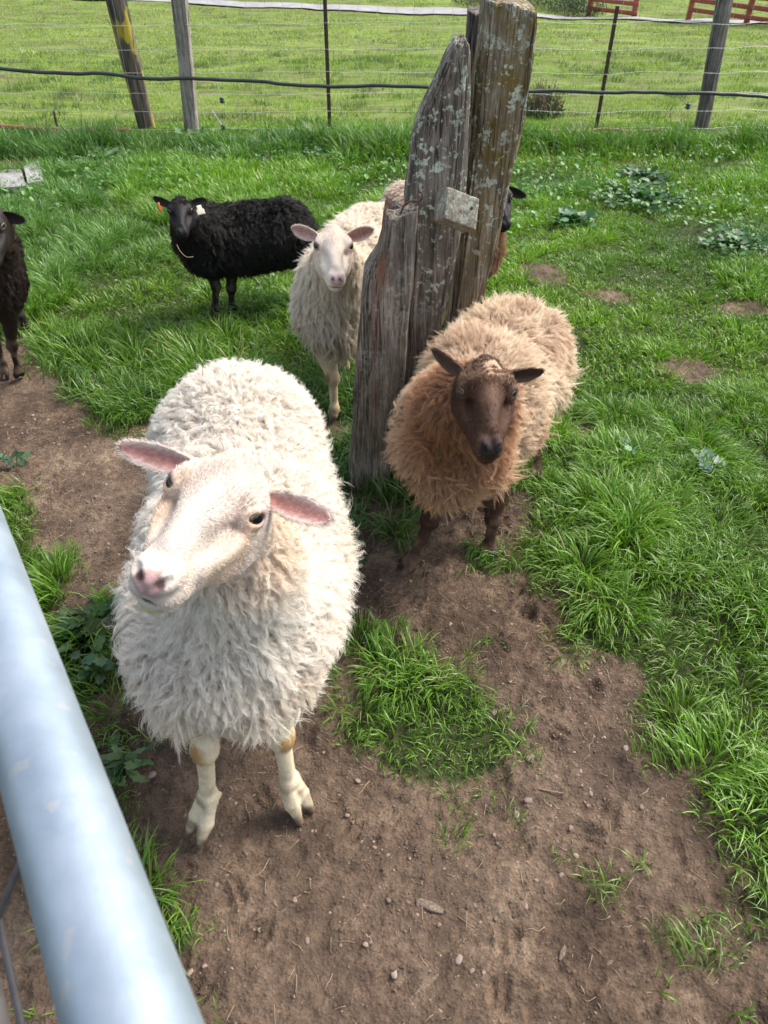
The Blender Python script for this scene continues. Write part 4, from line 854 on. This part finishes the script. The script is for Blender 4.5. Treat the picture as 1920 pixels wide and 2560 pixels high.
# ------------------------------------------------------------------ corral panels beyond the track
M_RED = mat_simple('red_painted_metal', (.30, .075, .045), .6, 0, .25, 8)
def corral(x0, x1, Y0, Y1, label, hgt=1.0, nr=5):
    rt = empty('corral_panel', (x0, Y0, gz(x0, Y0)), label, 'corral panel', 'red corral panels by the track'); n = max(2, int(round((x1 - x0) / .75)) + 1)
    for i in range(n):
        t = i / (n - 1); x = x0 + (x1 - x0) * t; y = Y0 + (Y1 - Y0) * t; z = gz(x, y); v_, f_ = boxm((x, y, z + hgt / 2 - .05), (.10, .10, hgt + .14), np.eye(3), .2, 4, .002, i); mesh_arr('post', v_, f_, M_RED, rt)
    L = math.hypot(x1 - x0, Y1 - Y0); d = np.array([(x1 - x0) / L, (Y1 - Y0) / L, 0]); R_ = np.stack([d, np.cross([0, 0, 1.], d), [0, 0, 1.]], 1)
    for j in range(nr):
        z = (gz(x0, Y0) + gz(x1, Y1)) / 2 + .12 + j * .175; v_, f_ = boxm(((x0 + x1) / 2, (Y0 + Y1) / 2 - .065, z), (L + .1, .03, .085), R_, .3, 3); mesh_arr('rail', v_, f_, M_RED, rt)
g1 = G(1478, 44); g2 = G(1592, 50); corral(g1[0], g2[0], g1[1] + .3, g2[1] + .3, 'red slatted corral panel left of the pale fence post at the top right')
g1 = G(1712, 52); g2 = G(1990, 66); corral(g1[0], g2[0], g1[1] - .2, g2[1] - .6, 'red slatted corral panel in the top right corner of the photo')
for i, (px, py) in enumerate(((1430, 22), (1240, 5))):
    g = Gh(px, py); v_, f_ = boxm(g + [0, 0, .5], (.08, .08, 1.1), np.eye(3), .3, 4, .003, i); o = mesh_arr('far_post', v_, f_, WD, col=np.zeros((len(v_), 3)), loc=g); tag(o, ('small weathered post beyond the track, left of the red panels', 'small weathered post beyond the track, near the tall lichen post')[i], 'fence post')

# ------------------------------------------------------------------ the metal gate under the camera
k = NT('galvanised_steel'); v = k.coord(); n1 = k.noise(v, 22, 5, .6); n2 = k.noise(v, 160, 4, .7); nst = k.noise(v, 60, 2, .5)
spots = k.ramp(nst, [(.66, (0, 0, 0)), (.70, (1, 1, 1))]); scr = k.ramp(k.noise(k.coord('Object', (1, 1, 1)), 300, 2, .4), [(.66, (0, 0, 0)), (.70, (1, 1, 1))])
k.l(k.mix(k.math('MULTIPLY', spots, .22), k.ramp(n1, [(.3, (.26, .32, .385)), (.7, (.37, .43, .50))]), (.62, .52, .40)), k.b.inputs['Base Color']); k.b.inputs['Metallic'].default_value = .6
k.l(k.ramp(n1, [(.3, (.46, .46, .46)), (.7, (.58, .58, .58))]), k.b.inputs['Roughness']); k.l(k.bump(n2, .08, .002, k.bump(n1, .12, .004)), k.b.inputs['Normal']); M_GALV = k.m
a0 = P(330, 2560, .311); vp = unit(ray(-490, 22)); R_T = .0252
gate = empty('metal_gate', (a0[0] - .05, a0[1], 0.0), 'galvanised tubular metal gate with a round top rail in the near left corner', 'gate')
top0 = a0 - vp * .5; top1 = a0 + vp * 2.0
tube_obj('top_rail', np.linspace(top0, top1, 80), R_T, M_GALV, gate, seg=256)
dn = np.array([-.50, -.02, -1.0])      # the gate hangs out of plumb, its foot swung towards the photographer's side
M_OLD = mat_simple('dull_dark_steel', (.11, .10, .10), .6, .4, .35, 30)
for j, dd in enumerate((.30, .58, .84, 1.08)): tube_obj('lower_rail', np.linspace(top0 + dn * dd, top1 + dn * dd * .97, 40), .019, M_OLD, gate, seg=24)
for s_ in (.06, 1.1, 2.0):
    p_ = a0 + vp * (s_ - .12); tube_obj('upright', np.linspace(p_ + dn * .02, p_ + dn * (p_[2] - .12), 20), .017, M_OLD, gate, seg=20)
parts = []
for s_ in np.arange(-.4, 2.0, .10): p_ = a0 + vp * s_ + np.array([-.02, -.0, 0]); parts.append(tube(np.linspace(p_ + dn * .02, p_ + dn * (p_[2] - .15), 12), .0022, 5))
for dd in np.arange(.10, 1.1, .10): parts.append(tube(np.linspace(top0 + dn * dd + [-.02, 0, 0], top1 + dn * dd * .97 + [-.02, 0, 0], 12), .0022, 5))
V, fs = join(parts); mesh_arr('wire_mesh', V, fs, M_OLD, gate)

# ------------------------------------------------------------------ paving slabs at the left
M_SLAB = mat_simple('dirty_concrete', (.25, .24, .235), .9, 0, .35, 9)
def paver(pts, label, lift=.03):
    T = np.array([G(*p) for p in pts]); T[:, 2] = [gz(p[0], p[1]) + lift for p in T]; c = T.mean(0); n = 14; u = np.linspace(0, 1, n); A, Bv = np.meshgrid(u, u, indexing='ij')
    top = (1 - A)[..., None] * (1 - Bv)[..., None] * T[0] + A[..., None] * (1 - Bv)[..., None] * T[1] + A[..., None] * Bv[..., None] * T[2] + (1 - A)[..., None] * Bv[..., None] * T[3]
    top[..., 2] = c[2] + (top[..., 1] - c[1]) * -.06 + .0015 * noise2(top[..., 0], top[..., 1], 30, 3); bot = top - [0, 0, .045]; V = np.concatenate([top.reshape(-1, 3), bot.reshape(-1, 3)]); ii = np.arange(n * n).reshape(n, n)
    f = np.stack([ii[:-1, :-1], ii[1:, :-1], ii[1:, 1:], ii[:-1, 1:]], -1).reshape(-1, 4); ring = np.concatenate([ii[:, 0], ii[-1, 1:], ii[-2::-1, -1], ii[0, -2:0:-1]]); r2 = np.roll(ring, -1)
    side = np.stack([ring, r2, r2 + n * n, ring + n * n], 1); o = mesh_arr('paving_slab', V, [f, f[:, ::-1] + n * n, side[:, ::-1]], M_SLAB, smooth=False, loc=c); tag(o, label, 'paving slab'); return o
paver([(66, 438), (102, 424), (114, 474), (76, 480)], 'pale concrete slab lying in the grass, right of the soil-covered one', .05)
paver([(-120, 452), (58, 440), (70, 482), (-110, 496)], 'soil-covered concrete slab at the left edge behind the dark brown sheep', .035)

# ------------------------------------------------------------------ grass
def blades(name, x, y, hgt, wid, col, seg=4, bend=.6, lean=None, kind='stuff', tipcol=1.0, chunk=None, up=.0):
    n = len(x); z = hz(x, y) - .006; az = rng.uniform(0, 2 * math.pi, n); d = np.stack([np.cos(az), np.sin(az)], 1)
    if lean is not None: d = unit(d * .75 + lean)
    b = np.clip(bend * rng.uniform(.3, 1.7, n), 0, 2.0); face = az + rng.uniform(-.9, .9, n) + math.pi / 2; s = np.stack([np.cos(face), np.sin(face), 0 * face], 1)
    t = np.linspace(0, 1, seg + 1); a0_ = rng.uniform(.05, .45, n) * (1 - up); P_ = [np.stack([x, y, z], 1)]
    for i in range(1, seg + 1):
        th = a0_ + b * ((t[i] + t[i - 1]) / 2) ** 1.4 * 1.35; P_.append(P_[-1] + (hgt / seg)[:, None] * np.stack([d[:, 0] * np.sin(th), d[:, 1] * np.sin(th), np.cos(th)], 1))
    P_ = np.stack(P_, 1); w = wid[:, None] * np.array([.7, 1.0, .9, .62, 0.0])[None] if seg == 4 else wid[:, None] * (1 - t[None] ** 1.5) if seg > 1 else wid[:, None] * np.array([[1, 0.]])
    if seg == 3: w = wid[:, None] * np.array([.8, 1.0, .75, 0.])[None]
    Lv = P_[:, :-1] - s[:, None] * w[:, :-1, None] / 2; Rv = P_[:, :-1] + s[:, None] * w[:, :-1, None] / 2
    m = 2 * seg + 1; V = np.empty((n, m, 3)); V[:, 0:2 * seg:2] = Lv; V[:, 1:2 * seg:2] = Rv; V[:, -1] = P_[:, -1]
    bi = np.arange(n)[:, None] * m; fs = []
    if seg > 1: fs.append(np.concatenate([bi + np.array([[2 * i, 2 * i + 1, 2 * i + 3, 2 * i + 2]]) for i in range(seg - 1)]))
    fs.append(bi + np.array([[2 * seg - 2, 2 * seg - 1, 2 * seg]]))
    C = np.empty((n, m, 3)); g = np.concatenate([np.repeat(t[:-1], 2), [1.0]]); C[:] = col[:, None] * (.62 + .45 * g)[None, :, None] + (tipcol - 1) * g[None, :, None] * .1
    o = mesh_arr(name, V.reshape(-1, 3), fs, M_GRASS, col=np.clip(C, 0, 1).reshape(-1, 3)); o['kind'] = kind; return o
def scatter(x0, x1, y0, y1, n, dfun, wedge=.62, marg=.35):
    y = np.sqrt(rng.uniform(y0 ** 2, y1 ** 2, n)) if y0 > 0 else rng.uniform(y0, y1, n)
    x = rng.uniform(-1, 1, n) * (wedge * y + marg); m = (x > x0) & (x < x1); x = x[m]; y = y[m]; p = dfun(x, y); m = rng.random(len(x)) < p; return x[m], y[m]
def gcol(x, y, bright=1.0):
    n = len(x); t = .5 + .5 * fbm2(x, y, 1.1, 3, 61); u = rng.random(n)
    c = mixc((.062, .160, .014), (.205, .355, .036), np.clip(.15 + .75 * t + rng.normal(0, .22, n), 0, 1)); c = mixc(c, (.20, .27, .05), (u > .955) * .7); c = mixc(c, (.36, .31, .15), (u > .975) * .8)
    c = mixc(c, (.045, .125, .045), .5 * sstep(.15, .5, fbm2(x, y, .9, 2, 63)))
    return c * bright * (.80 + .46 * tuft(x, y))[:, None]
def tuft(x, y): return np.clip(.5 + .85 * fbm2(x + .12 * noise2(x, y, 4, 8), y, 3.6, 3, 71, .75), 0, 1)
def splay(x, y, k=.5):
    e = .02; return -k * np.stack([tuft(x + e, y) - tuft(x - e, y), tuft(x, y + e) - tuft(x, y - e)], 1) / (2 * e) / 5
# knee-high sward between the feet and the fence
def mk_near():
    x, y = scatter(-9, 9, .30, 2.6, 200000, lambda x, y: grass_density(x, y) * (.55 + .6 * tuft(x, y)), .62, .9)
    tf = tuft(x, y); d = grass_density(x, y); left = sstep(.3, -.4, x) * sstep(1.9, 2.5, y); n = len(x)
    sp = np.zeros(n)
    for pg in SPARSE: sp = np.maximum(sp, sstep(.05, -.03, sd_poly(x, y, pg)))
    h = (.035 + .085 * tf ** 1.5 + .05 * left) * (.3 + .7 * d) * rng.uniform(.35, 1.6, n)
    h *= 1 + .30 * sp; patch = sstep(.05, -.05, sd_poly(x, y, GREEN[0])); h = h * (1 - .25 * patch)
    ln = splay(x, y, 1.4) + .45 * np.stack([fbm2(x, y, 2.2, 2, 81), fbm2(x, y, 2.2, 2, 82) - .3], 1)
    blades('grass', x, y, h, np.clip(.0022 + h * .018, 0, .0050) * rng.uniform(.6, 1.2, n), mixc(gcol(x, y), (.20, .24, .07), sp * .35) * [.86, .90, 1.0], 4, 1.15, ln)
def mk_mid():
    x, y = scatter(-9, 9, 2.6, 5.2, 210000, lambda x, y: grass_density(x, y) * (.3 + .9 * tuft(x, y)))
    tf = tuft(x, y); left = sstep(.8, -.3, x) * (1 - .62 * sstep(2.9, 3.3, y)); h = (.025 + .055 * tf ** 1.4 + left * (.025 + .11 * tf ** 1.4)) * rng.uniform(.45, 1.4, len(x))
    ln = splay(x, y, 1.3) + .4 * np.stack([fbm2(x, y, 1.8, 2, 83), fbm2(x, y, 1.8, 2, 84) - .1], 1)
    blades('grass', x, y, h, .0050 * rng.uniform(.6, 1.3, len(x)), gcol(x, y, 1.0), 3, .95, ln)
    x, y = scatter(-9, 9, 5.2, 7.9, 210000, lambda x, y: grass_density(x, y) * (.35 + .8 * tuft(x, y)) * (1 - .7 * sstep(7.25, 7.6, y + .25 * fbm2(x, y, 1.5, 2, 4))))
    tf = tuft(x, y); left = sstep(1.5, -.5, x); tall = sstep(6.1, 6.5, y + .3 * fbm2(x, y, 1.2, 2, 14)) * sstep(7.0, 6.7, y + .2 * fbm2(x, y, 3, 2, 18)) * (.35 + .65 * sstep(-.3, .3, fbm2(x, y, 2.6, 2, 15)))
    h = (.025 + .06 * tf + .025 * left * tf + tall * .15) * (1 - .5 * sstep(6.8, 7.1, y)) * rng.uniform(.5, 1.4, len(x)); c = gcol(x, y, 1.05); c = mixc(c, (.040, .125, .015), tall * .6)
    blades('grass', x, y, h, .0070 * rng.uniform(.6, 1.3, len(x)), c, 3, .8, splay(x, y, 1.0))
def pd(x, y): return (.12 + .88 * tuft(x * .6, y * .8)) * (1 - .92 * sstep(.16, .28, fbm2(x * .6, y, 2.4, 3, 55)))
def mk_far():
    x, y = scatter(-20, 20, 7.5, 13, 190000, pd)
    dk = sstep(.12, .3, fbm2(x * .7, y, 4.5, 3, 57)); h = (.025 + .03 * tuft(x, y) + .04 * dk) * rng.uniform(.6, 1.3, len(x)); c = gcol(x, y, 1.0); c = mixc(c, (.26, .36, .055), .72); c = mixc(c, (.07, .14, .025), dk * .8); c = c * (.78 + .5 * (.5 + .5 * fbm2(x * .6, y, 6, 3, 5)))[:, None]
    blades('pasture_grass', x, y, h, .0085 * rng.uniform(.7, 1.2, len(x)), c, 1, .6)
    x, y = scatter(-20, 20, 13, 24, 150000, pd)
    g1 = G(600, 8); g2 = G(1200, 34); g3 = G(1920, 62); cy = np.interp(x, [-60, g1[0], g2[0], g3[0], 40], [g1[1] - (g2[1] - g1[1]) / (g2[0] - g1[0]) * (g1[0] + 60), g1[1], g2[1], g3[1], g3[1] + (g3[1] - g2[1]) / (g3[0] - g2[0]) * (40 - g3[0])])
    m = np.abs(y - cy) > .5; x = x[m]; y = y[m]
    h = (.03 + .04 * tuft(x, y)) * rng.uniform(.6, 1.3, len(x)); c = mixc(gcol(x, y), (.30, .39, .065), .72); c = mixc(c, (.09, .15, .03), .75 * sstep(.12, .3, fbm2(x * .7, y, 3.5, 3, 57)))
    blades('pasture_grass', x, y, h, .015 * rng.uniform(.7, 1.2, len(x)), c, 1, .6)
mk_near(); mk_mid(); mk_far()

# ------------------------------------------------------------------ broad-leaved weeds
def leaf(c, d, nrm, L, W, lobes=0, cup=.2, n=9):
    d = unit(d); nrm = unit(np.asarray(nrm) - (np.asarray(nrm) @ d) * d); s = np.cross(d, nrm); u = np.linspace(0, 1, n); w = W * np.sin(np.pi * np.clip(u, .03, .985) ** .75) ** .8
    if lobes: w = w * (1 + .28 * np.sin(u * lobes * 2 * math.pi))
    droop = -cup * L * u ** 2
    mid = c + d * (u * L)[:, None] + nrm * (droop - .06 * L)[:, None]; e = nrm * (droop + .05 * L)[:, None]
    Lf = c + d * (u * L)[:, None] - s * w[:, None] + e; Rf = c + d * (u * L)[:, None] + s * w[:, None] + e
    V = np.stack([Lf, mid, Rf], 1).reshape(-1, 3); i = np.arange(n - 1)[:, None] * 3; return V, np.concatenate([i + [[0, 1, 4, 3]], i + [[1, 2, 5, 4]]])
def weed(name, px, py, R_, nl, L, W, colr, label, cat='plant', lobes=3, hgt=.05, group=None):
    c = Gh(px, py); V = []; Fq = []; C = []; n = 0
    for i in range(nl):
        a = rng.uniform(0, 6.28); r = R_ * rng.random() ** 1.15; bx = c[0] + r * math.cos(a); by = c[1] + r * math.sin(a); z = gz(bx, by) + hgt * rng.uniform(.3, 1.1)
        a2 = a + rng.normal(0, .9); el = rng.uniform(-.1, .8); d = np.array([math.cos(a2) * math.cos(el), math.sin(a2) * math.cos(el), math.sin(el)]); k_ = rng.uniform(.6, 1.2)
        v_, f_ = leaf(np.array([bx, by, z]), d, np.array([0, 0, 1]) + rng.normal(0, .25, 3), L * k_, W * k_, lobes, rng.uniform(.0, .4)); V.append(v_); Fq.append(f_ + n); n += len(v_)
        C.append(np.repeat((np.array(colr) * rng.uniform(.65, 1.3) + rng.normal(0, .008, 3))[None], len(v_), 0))
        st = np.linspace([bx - d[0] * .01, by - d[1] * .01, gz(bx, by)], [bx, by, z], 4); v2, f2, _ = tube(st, .0016, 4); V.append(v2); Fq.append(f2 + n); n += len(v2); C.append(np.repeat(np.array([[.10, .16, .05]]), len(v2), 0))
    o = mesh_arr(name, np.concatenate(V), np.concatenate(Fq), M_WEED, col=np.clip(np.concatenate(C), .005, 1), loc=c); tag(o, label, cat, group); return o
weed('weed', 225, 1590, .075, 34, .060, .020, (.040, .095, .028), 'dark leafy weed growing between the gate and the front white sheep')
weed('weed', 270, 1680, .06, 18, .045, .016, (.075, .135, .055), 'smaller grey-green weed below the dark leafy one beside the gate')
weed('weed', 315, 1925, .06, 22, .050, .010, (.09, .16, .06), 'low jagged weed in the grass strip beside the gate, left of the white sheep\'s hoof')
weed('weed', 45, 1168, .03, 7, .04, .018, (.05, .13, .06), 'tiny weed alone on the soil beside the left edge')
weed('weed', 470, 350, .12, 16, .10, .03, (.10, .19, .07), 'broad-leaved weed at the foot of the square grey fence post')
weed('weed', 260, 405, .14, 22, .10, .04, (.16, .27, .13), 'pale leafy weed in the long grass right of the concrete slabs')
weed('weed', 820, 395, .19, 150, .05, .022, (.042, .115, .038), 'bluish leafy weed patch in the grass before the middle metal post')
weed('weed', 1600, 450, .18, 170, .045, .02, (.045, .12, .04), 'bluish leafy weed patch farthest back on the right side of the paddock')
weed('weed', 1590, 505, .30, 260, .045, .02, (.05, .13, .045), 'large bluish leafy weed patch in the middle of the right side')
weed('weed', 1440, 560, .13, 95, .05, .024, (.06, .15, .06), 'leafy weed clump right of the hidden dark-faced sheep')
weed('weed', 1830, 620, .19, 200, .04, .02, (.055, .14, .045), 'leafy weed patch near the right edge below the bluish ones')
weed('weed', 1740, 1190, .06, 12, .045, .022, (.13, .20, .15), 'pale wilted broad leaves low in the grass at the right edge')
weed('weed', 1580, 1140, .05, 10, .04, .020, (.14, .24, .16), 'pair of pale broad leaves in the grass right of the fawn sheep')
def cover():
    x, y = scatter(-9, 9, 1.7, 7.0, 9000, lambda x, y: grass_density(x, y) * sstep(.12, .4, fbm2(x, y, 1.4, 2, 97) + .12 * sstep(0, 1, x))); z = hz(x, y); V = []; Fq = []; C = []; n = 0
    for i in range(len(x)):
        a2 = rng.uniform(0, 6.28); el = rng.uniform(-.1, .9); d = np.array([math.cos(a2) * math.cos(el), math.sin(a2) * math.cos(el), math.sin(el)]); L = rng.uniform(.018, .040)
        v_, f_ = leaf(np.array([x[i], y[i], z[i] + rng.uniform(.02, .075)]), d, np.array([0, 0, 1]) + rng.normal(0, .3, 3), L, L * .38, 2, rng.uniform(0, .4), 7); V.append(v_); Fq.append(f_ + n); n += len(v_)
        C.append(np.repeat((mixc((.07, .19, .03), (.09, .21, .05), np.array(rng.random())) * rng.uniform(.7, 1.3))[None], len(v_), 0))
    o = mesh_arr('weed_cover', np.concatenate(V), np.concatenate(Fq), M_WEED, col=np.clip(np.concatenate(C), 0, 1)); o['kind'] = 'stuff'
cover()
def bush(px, py, R_, hgt, n, colr, label, brown=.3):
    c = Gh(px, py); V = []; Fq = []; C = []; m = 0
    for i in range(n):
        a = rng.uniform(0, 6.28); r = R_ * rng.random() ** .6; el = rng.random(); p = c + [r * math.cos(a), r * math.sin(a), hgt * el * (1 - (r / R_) ** 2 * .5)]
        if rng.random() < brown:
            e = p + rng.normal(0, 1, 3) * [.05, .05, .03] + [0, 0, .12]; st = np.linspace(p, e, 4); v2, f2, _ = tube(st, .003, 3); V.append(v2); Fq.append(f2 + m); m += len(v2); C.append(np.repeat(np.array([[.16, .11, .08]]) * rng.uniform(.6, 1.3), len(v2), 0)); continue
        d = rng.normal(0, 1, 3); v_, f_ = leaf(p, d, rng.normal(0, 1, 3) + [0, 0, 1], .045, .013, 0, .2, 5); V.append(v_); Fq.append(f_ + m); m += len(v_); C.append(np.repeat(np.array([colr]) * rng.uniform(.6, 1.4), len(v_), 0))
    o = mesh_arr('bush', np.concatenate(V), np.concatenate(Fq), M_WEED, col=np.concatenate(C), loc=c); tag(o, label, 'bush')
bush(1350, 288, .22, .17, 520, (.06, .11, .035), 'dark scrubby bush with brown stems just behind the fence right of the tall posts', .35)
bush(1190 + 150, 14, .9, .35, 1600, (.05, .09, .03), 'low dark scrub beyond the track, above the bush behind the fence', .1)
bush(1440, 34, .7, .3, 1300, (.045, .08, .03), 'low dark scrub beyond the track, left of the red panels', .15)
bush(1190, 14, .6, .2, 600, (.06, .08, .04), 'low scrub beyond the track at the left of the tall mossy post', .3)

# ------------------------------------------------------------------ litter on the soil
def pebble_mesh(c, r, seed):
    u = np.linspace(0, math.pi, 7); v = np.linspace(0, 2 * math.pi, 10)[:-1]; U, Vv = np.meshgrid(u, v, indexing='ij'); p = np.stack([np.sin(U) * np.cos(Vv), np.sin(U) * np.sin(Vv), np.cos(U)], -1)
    p = p * (1 + .42 * noise3(p + seed * 3.7, 1.9, 3))[..., None]; p = np.clip(p, -.82, .82); p = p * (np.asarray(r)); a = rng.uniform(0, 6.28); Rz = np.array([[math.cos(a), -math.sin(a), 0], [math.sin(a), math.cos(a), 0], [0, 0, 1]]); p = p @ Rz.T + c
    n, m = p.shape[:2]; ii = np.arange(n * m).reshape(n, m); jj = np.roll(ii, -1, 1); return p.reshape(-1, 3), np.stack([ii[:-1], ii[1:], jj[1:], jj[:-1]], -1).reshape(-1, 4)
x, y = scatter(-2, 2, .38, 2.4, 22000, lambda x, y: (1 - grass_density(x, y)) * (.3 + .7 * (fbm2(x, y, 6, 2, 91) > 0)))
z = hz(x, y); V = []; Fq = []; C = []; m = 0
for i in range(len(x)):
    r = .0013 + .0046 * rng.random() ** 7; v_, f_ = pebble_mesh(np.array([x[i], y[i], z[i] - r * .05]), (r * rng.uniform(.8, 1.7), r, r * .6), i); V.append(v_); Fq.append(f_ + m); m += len(v_); C.append(np.repeat((np.array((.20, .145, .11)) * rng.uniform(.3, 1.35))[None], len(v_), 0))
k = NT('stone'); k.l(k.attr(), k.b.inputs['Base Color']); k.b.inputs['Roughness'].default_value = .9; M_STONE = k.m
o = mesh_arr('gravel', np.concatenate(V), np.concatenate(Fq), M_STONE, col=np.clip(np.concatenate(C), 0, 1)); o['kind'] = 'stuff'
# straw and dry stems as one scattered litter
x, y = scatter(-2, 2, .38, 2.4, 2600, lambda x, y: 1 - grass_density(x, y)); pts = []
for i in range(len(x)):
    a = rng.uniform(0, 6.28); L = .006 + .04 * rng.random() ** 2.5; t = np.linspace(-.5, .5, 4)[:, None]; xx = x[i] + math.cos(a) * L * t[:, 0]; yy = y[i] + math.sin(a) * L * t[:, 0] + rng.normal(0, L * .08, 4); pts.append(tube(np.stack([xx, yy, hz(xx, yy) + .002], 1), .0004 + .0005 * rng.random(), 4))
V, fs = join(pts); o = mesh_arr('straw_litter', V, fs, mat_simple('dry_straw', (.30, .23, .15), .8, 0, .3, 60)); o['kind'] = 'stuff'
M_CHIP = mat_wood('wood_chip', ((.12, .09, .065), (.22, .17, .13), (.34, .28, .23)), scale=2, cracks=0.0)
def chip(px, py, qx, qy, w, label, name='wood_chip', cat='wood chip', mat=None, h=.5):
    a = Gh(px, py); b = Gh(qx, qy); d = b - a; L = np.linalg.norm(d); d /= L; yv = unit(np.cross([0, 0, 1.], d)); zv = np.cross(d, yv); v_, f_ = boxm((0, 0, 0), (L, w, w * h), np.eye(3), .9, 10, w * .12, px)
    sx = v_[:, 0] / (L / 2); v_ = v_ * np.stack([np.ones(len(v_)), 1 - .55 * np.abs(sx) ** 2, 1 - .3 * sx ** 2], 1); v_ = v_ @ np.stack([d, yv, zv], 1).T + (a + b) / 2 + [0, 0, w * .25 * h]
    o = mesh_arr(name, v_, f_, mat or M_CHIP, col=np.zeros((len(v_), 3)), loc=(a + b) / 2); tag(o, label, cat)
chip(1040, 2255, 1108, 2285, .018, 'flat grey splinter of wood on the soil, biggest in the foreground')
chip(1036, 2490, 1096, 2438, .009, 'pale thin stick on the soil near the bottom of the photo', 'stick', 'stick')
chip(1342, 1984, 1408, 1990, .0045, 'straight pale straw on the soil below the middle grass patch', 'stick', 'stick', h=1)
chip(895, 1795, 912, 1745, .005, 'upright pale straw at the left edge of the middle grass patch', 'stick', 'stick', h=1)
chip(1400, 2400, 1412, 2366, .009, 'small pale wood chip on the soil left of the sparse tufts')
chip(245, 1755, 300, 1700, .005, 'dry stalk lying below the leafy weed beside the gate', 'stick', 'stick', h=1)
chip(1515, 2416, 1530, 2404, .006, 'tiny pale wood chip right of the other small one')
chip(1240, 2225, 1278, 2222, .003, 'thin bent straw above the big splinter', 'stick', 'stick', h=1)
for i, (px, py, r, l) in enumerate(((1325, 1896, .013, 'pale pointed stone right of the middle grass patch'), (1318, 2008, .010, 'pinkish stone below the middle grass patch'), (1290, 2040, .010, 'flat pinkish stone, lowest of those under the middle grass patch'),
        (1146, 2405, .010, 'grey oval stone low in the foreground soil'), (1562, 1876, .009, 'light square stone near the right grass edge'), (380, 1940, .011, 'tan stone left of the white sheep\'s near hoof'), (1235, 1786, .009, 'small pink stone at the edge of the middle grass patch'), (985, 2438, .009, 'small brown stone beside the pale thin stick'))):
    c = Gh(px, py); v_, f_ = pebble_mesh(c + [0, 0, r * .02], (r * 1.15, r * .8, r * .5), i + 40); o = mesh_arr('stone', v_, f_, M_STONE, col=np.repeat(np.array([[.22, .165, .14]]) * rng.uniform(.8, 1.2), len(v_), 0), loc=c); tag(o, l, 'stone')
# ear tags and the straw in the black sheep's wool
def tagmesh(c, n_, w, h, col, nm):
    zz = np.array([0, 0, 1.]); n_ = unit(n_); u = unit(np.cross(zz, n_)); v_ = np.cross(n_, u); V, f = boxm((0, 0, 0), (w, .0035, h), np.eye(3), .6, 6); V[:, 0] *= np.where(V[:, 2] > 0, .6, 1.0); V = V @ np.stack([u, n_, v_], 1).T + c
    mesh_arr(nm, V, f, mat_simple(nm + '_plastic', col, .5, 0, .15, 60), r4)
tagmesh(P(500, 525, 3.10), -ray(500, 525) + np.array([.5, 0, .3]), .034, .036, (.50, .46, .38), 'pale_ear_tag')
tagmesh(P(399, 517, 3.12), -ray(400, 520) + np.array([1.6, 0, 0]), .016, .034, (.50, .10, .035), 'orange_ear_tag')
st = smooth([P(442, 612, 3.02), P(452, 630, 3.02), P(466, 642, 3.03), P(483, 642, 3.05)], 16); tube_obj('straw', st, .0013, mat_simple('yellow_straw', (.26, .21, .12), .8), None, 'bent dry straw caught in the chest wool of the black sheep', 'straw', 5)
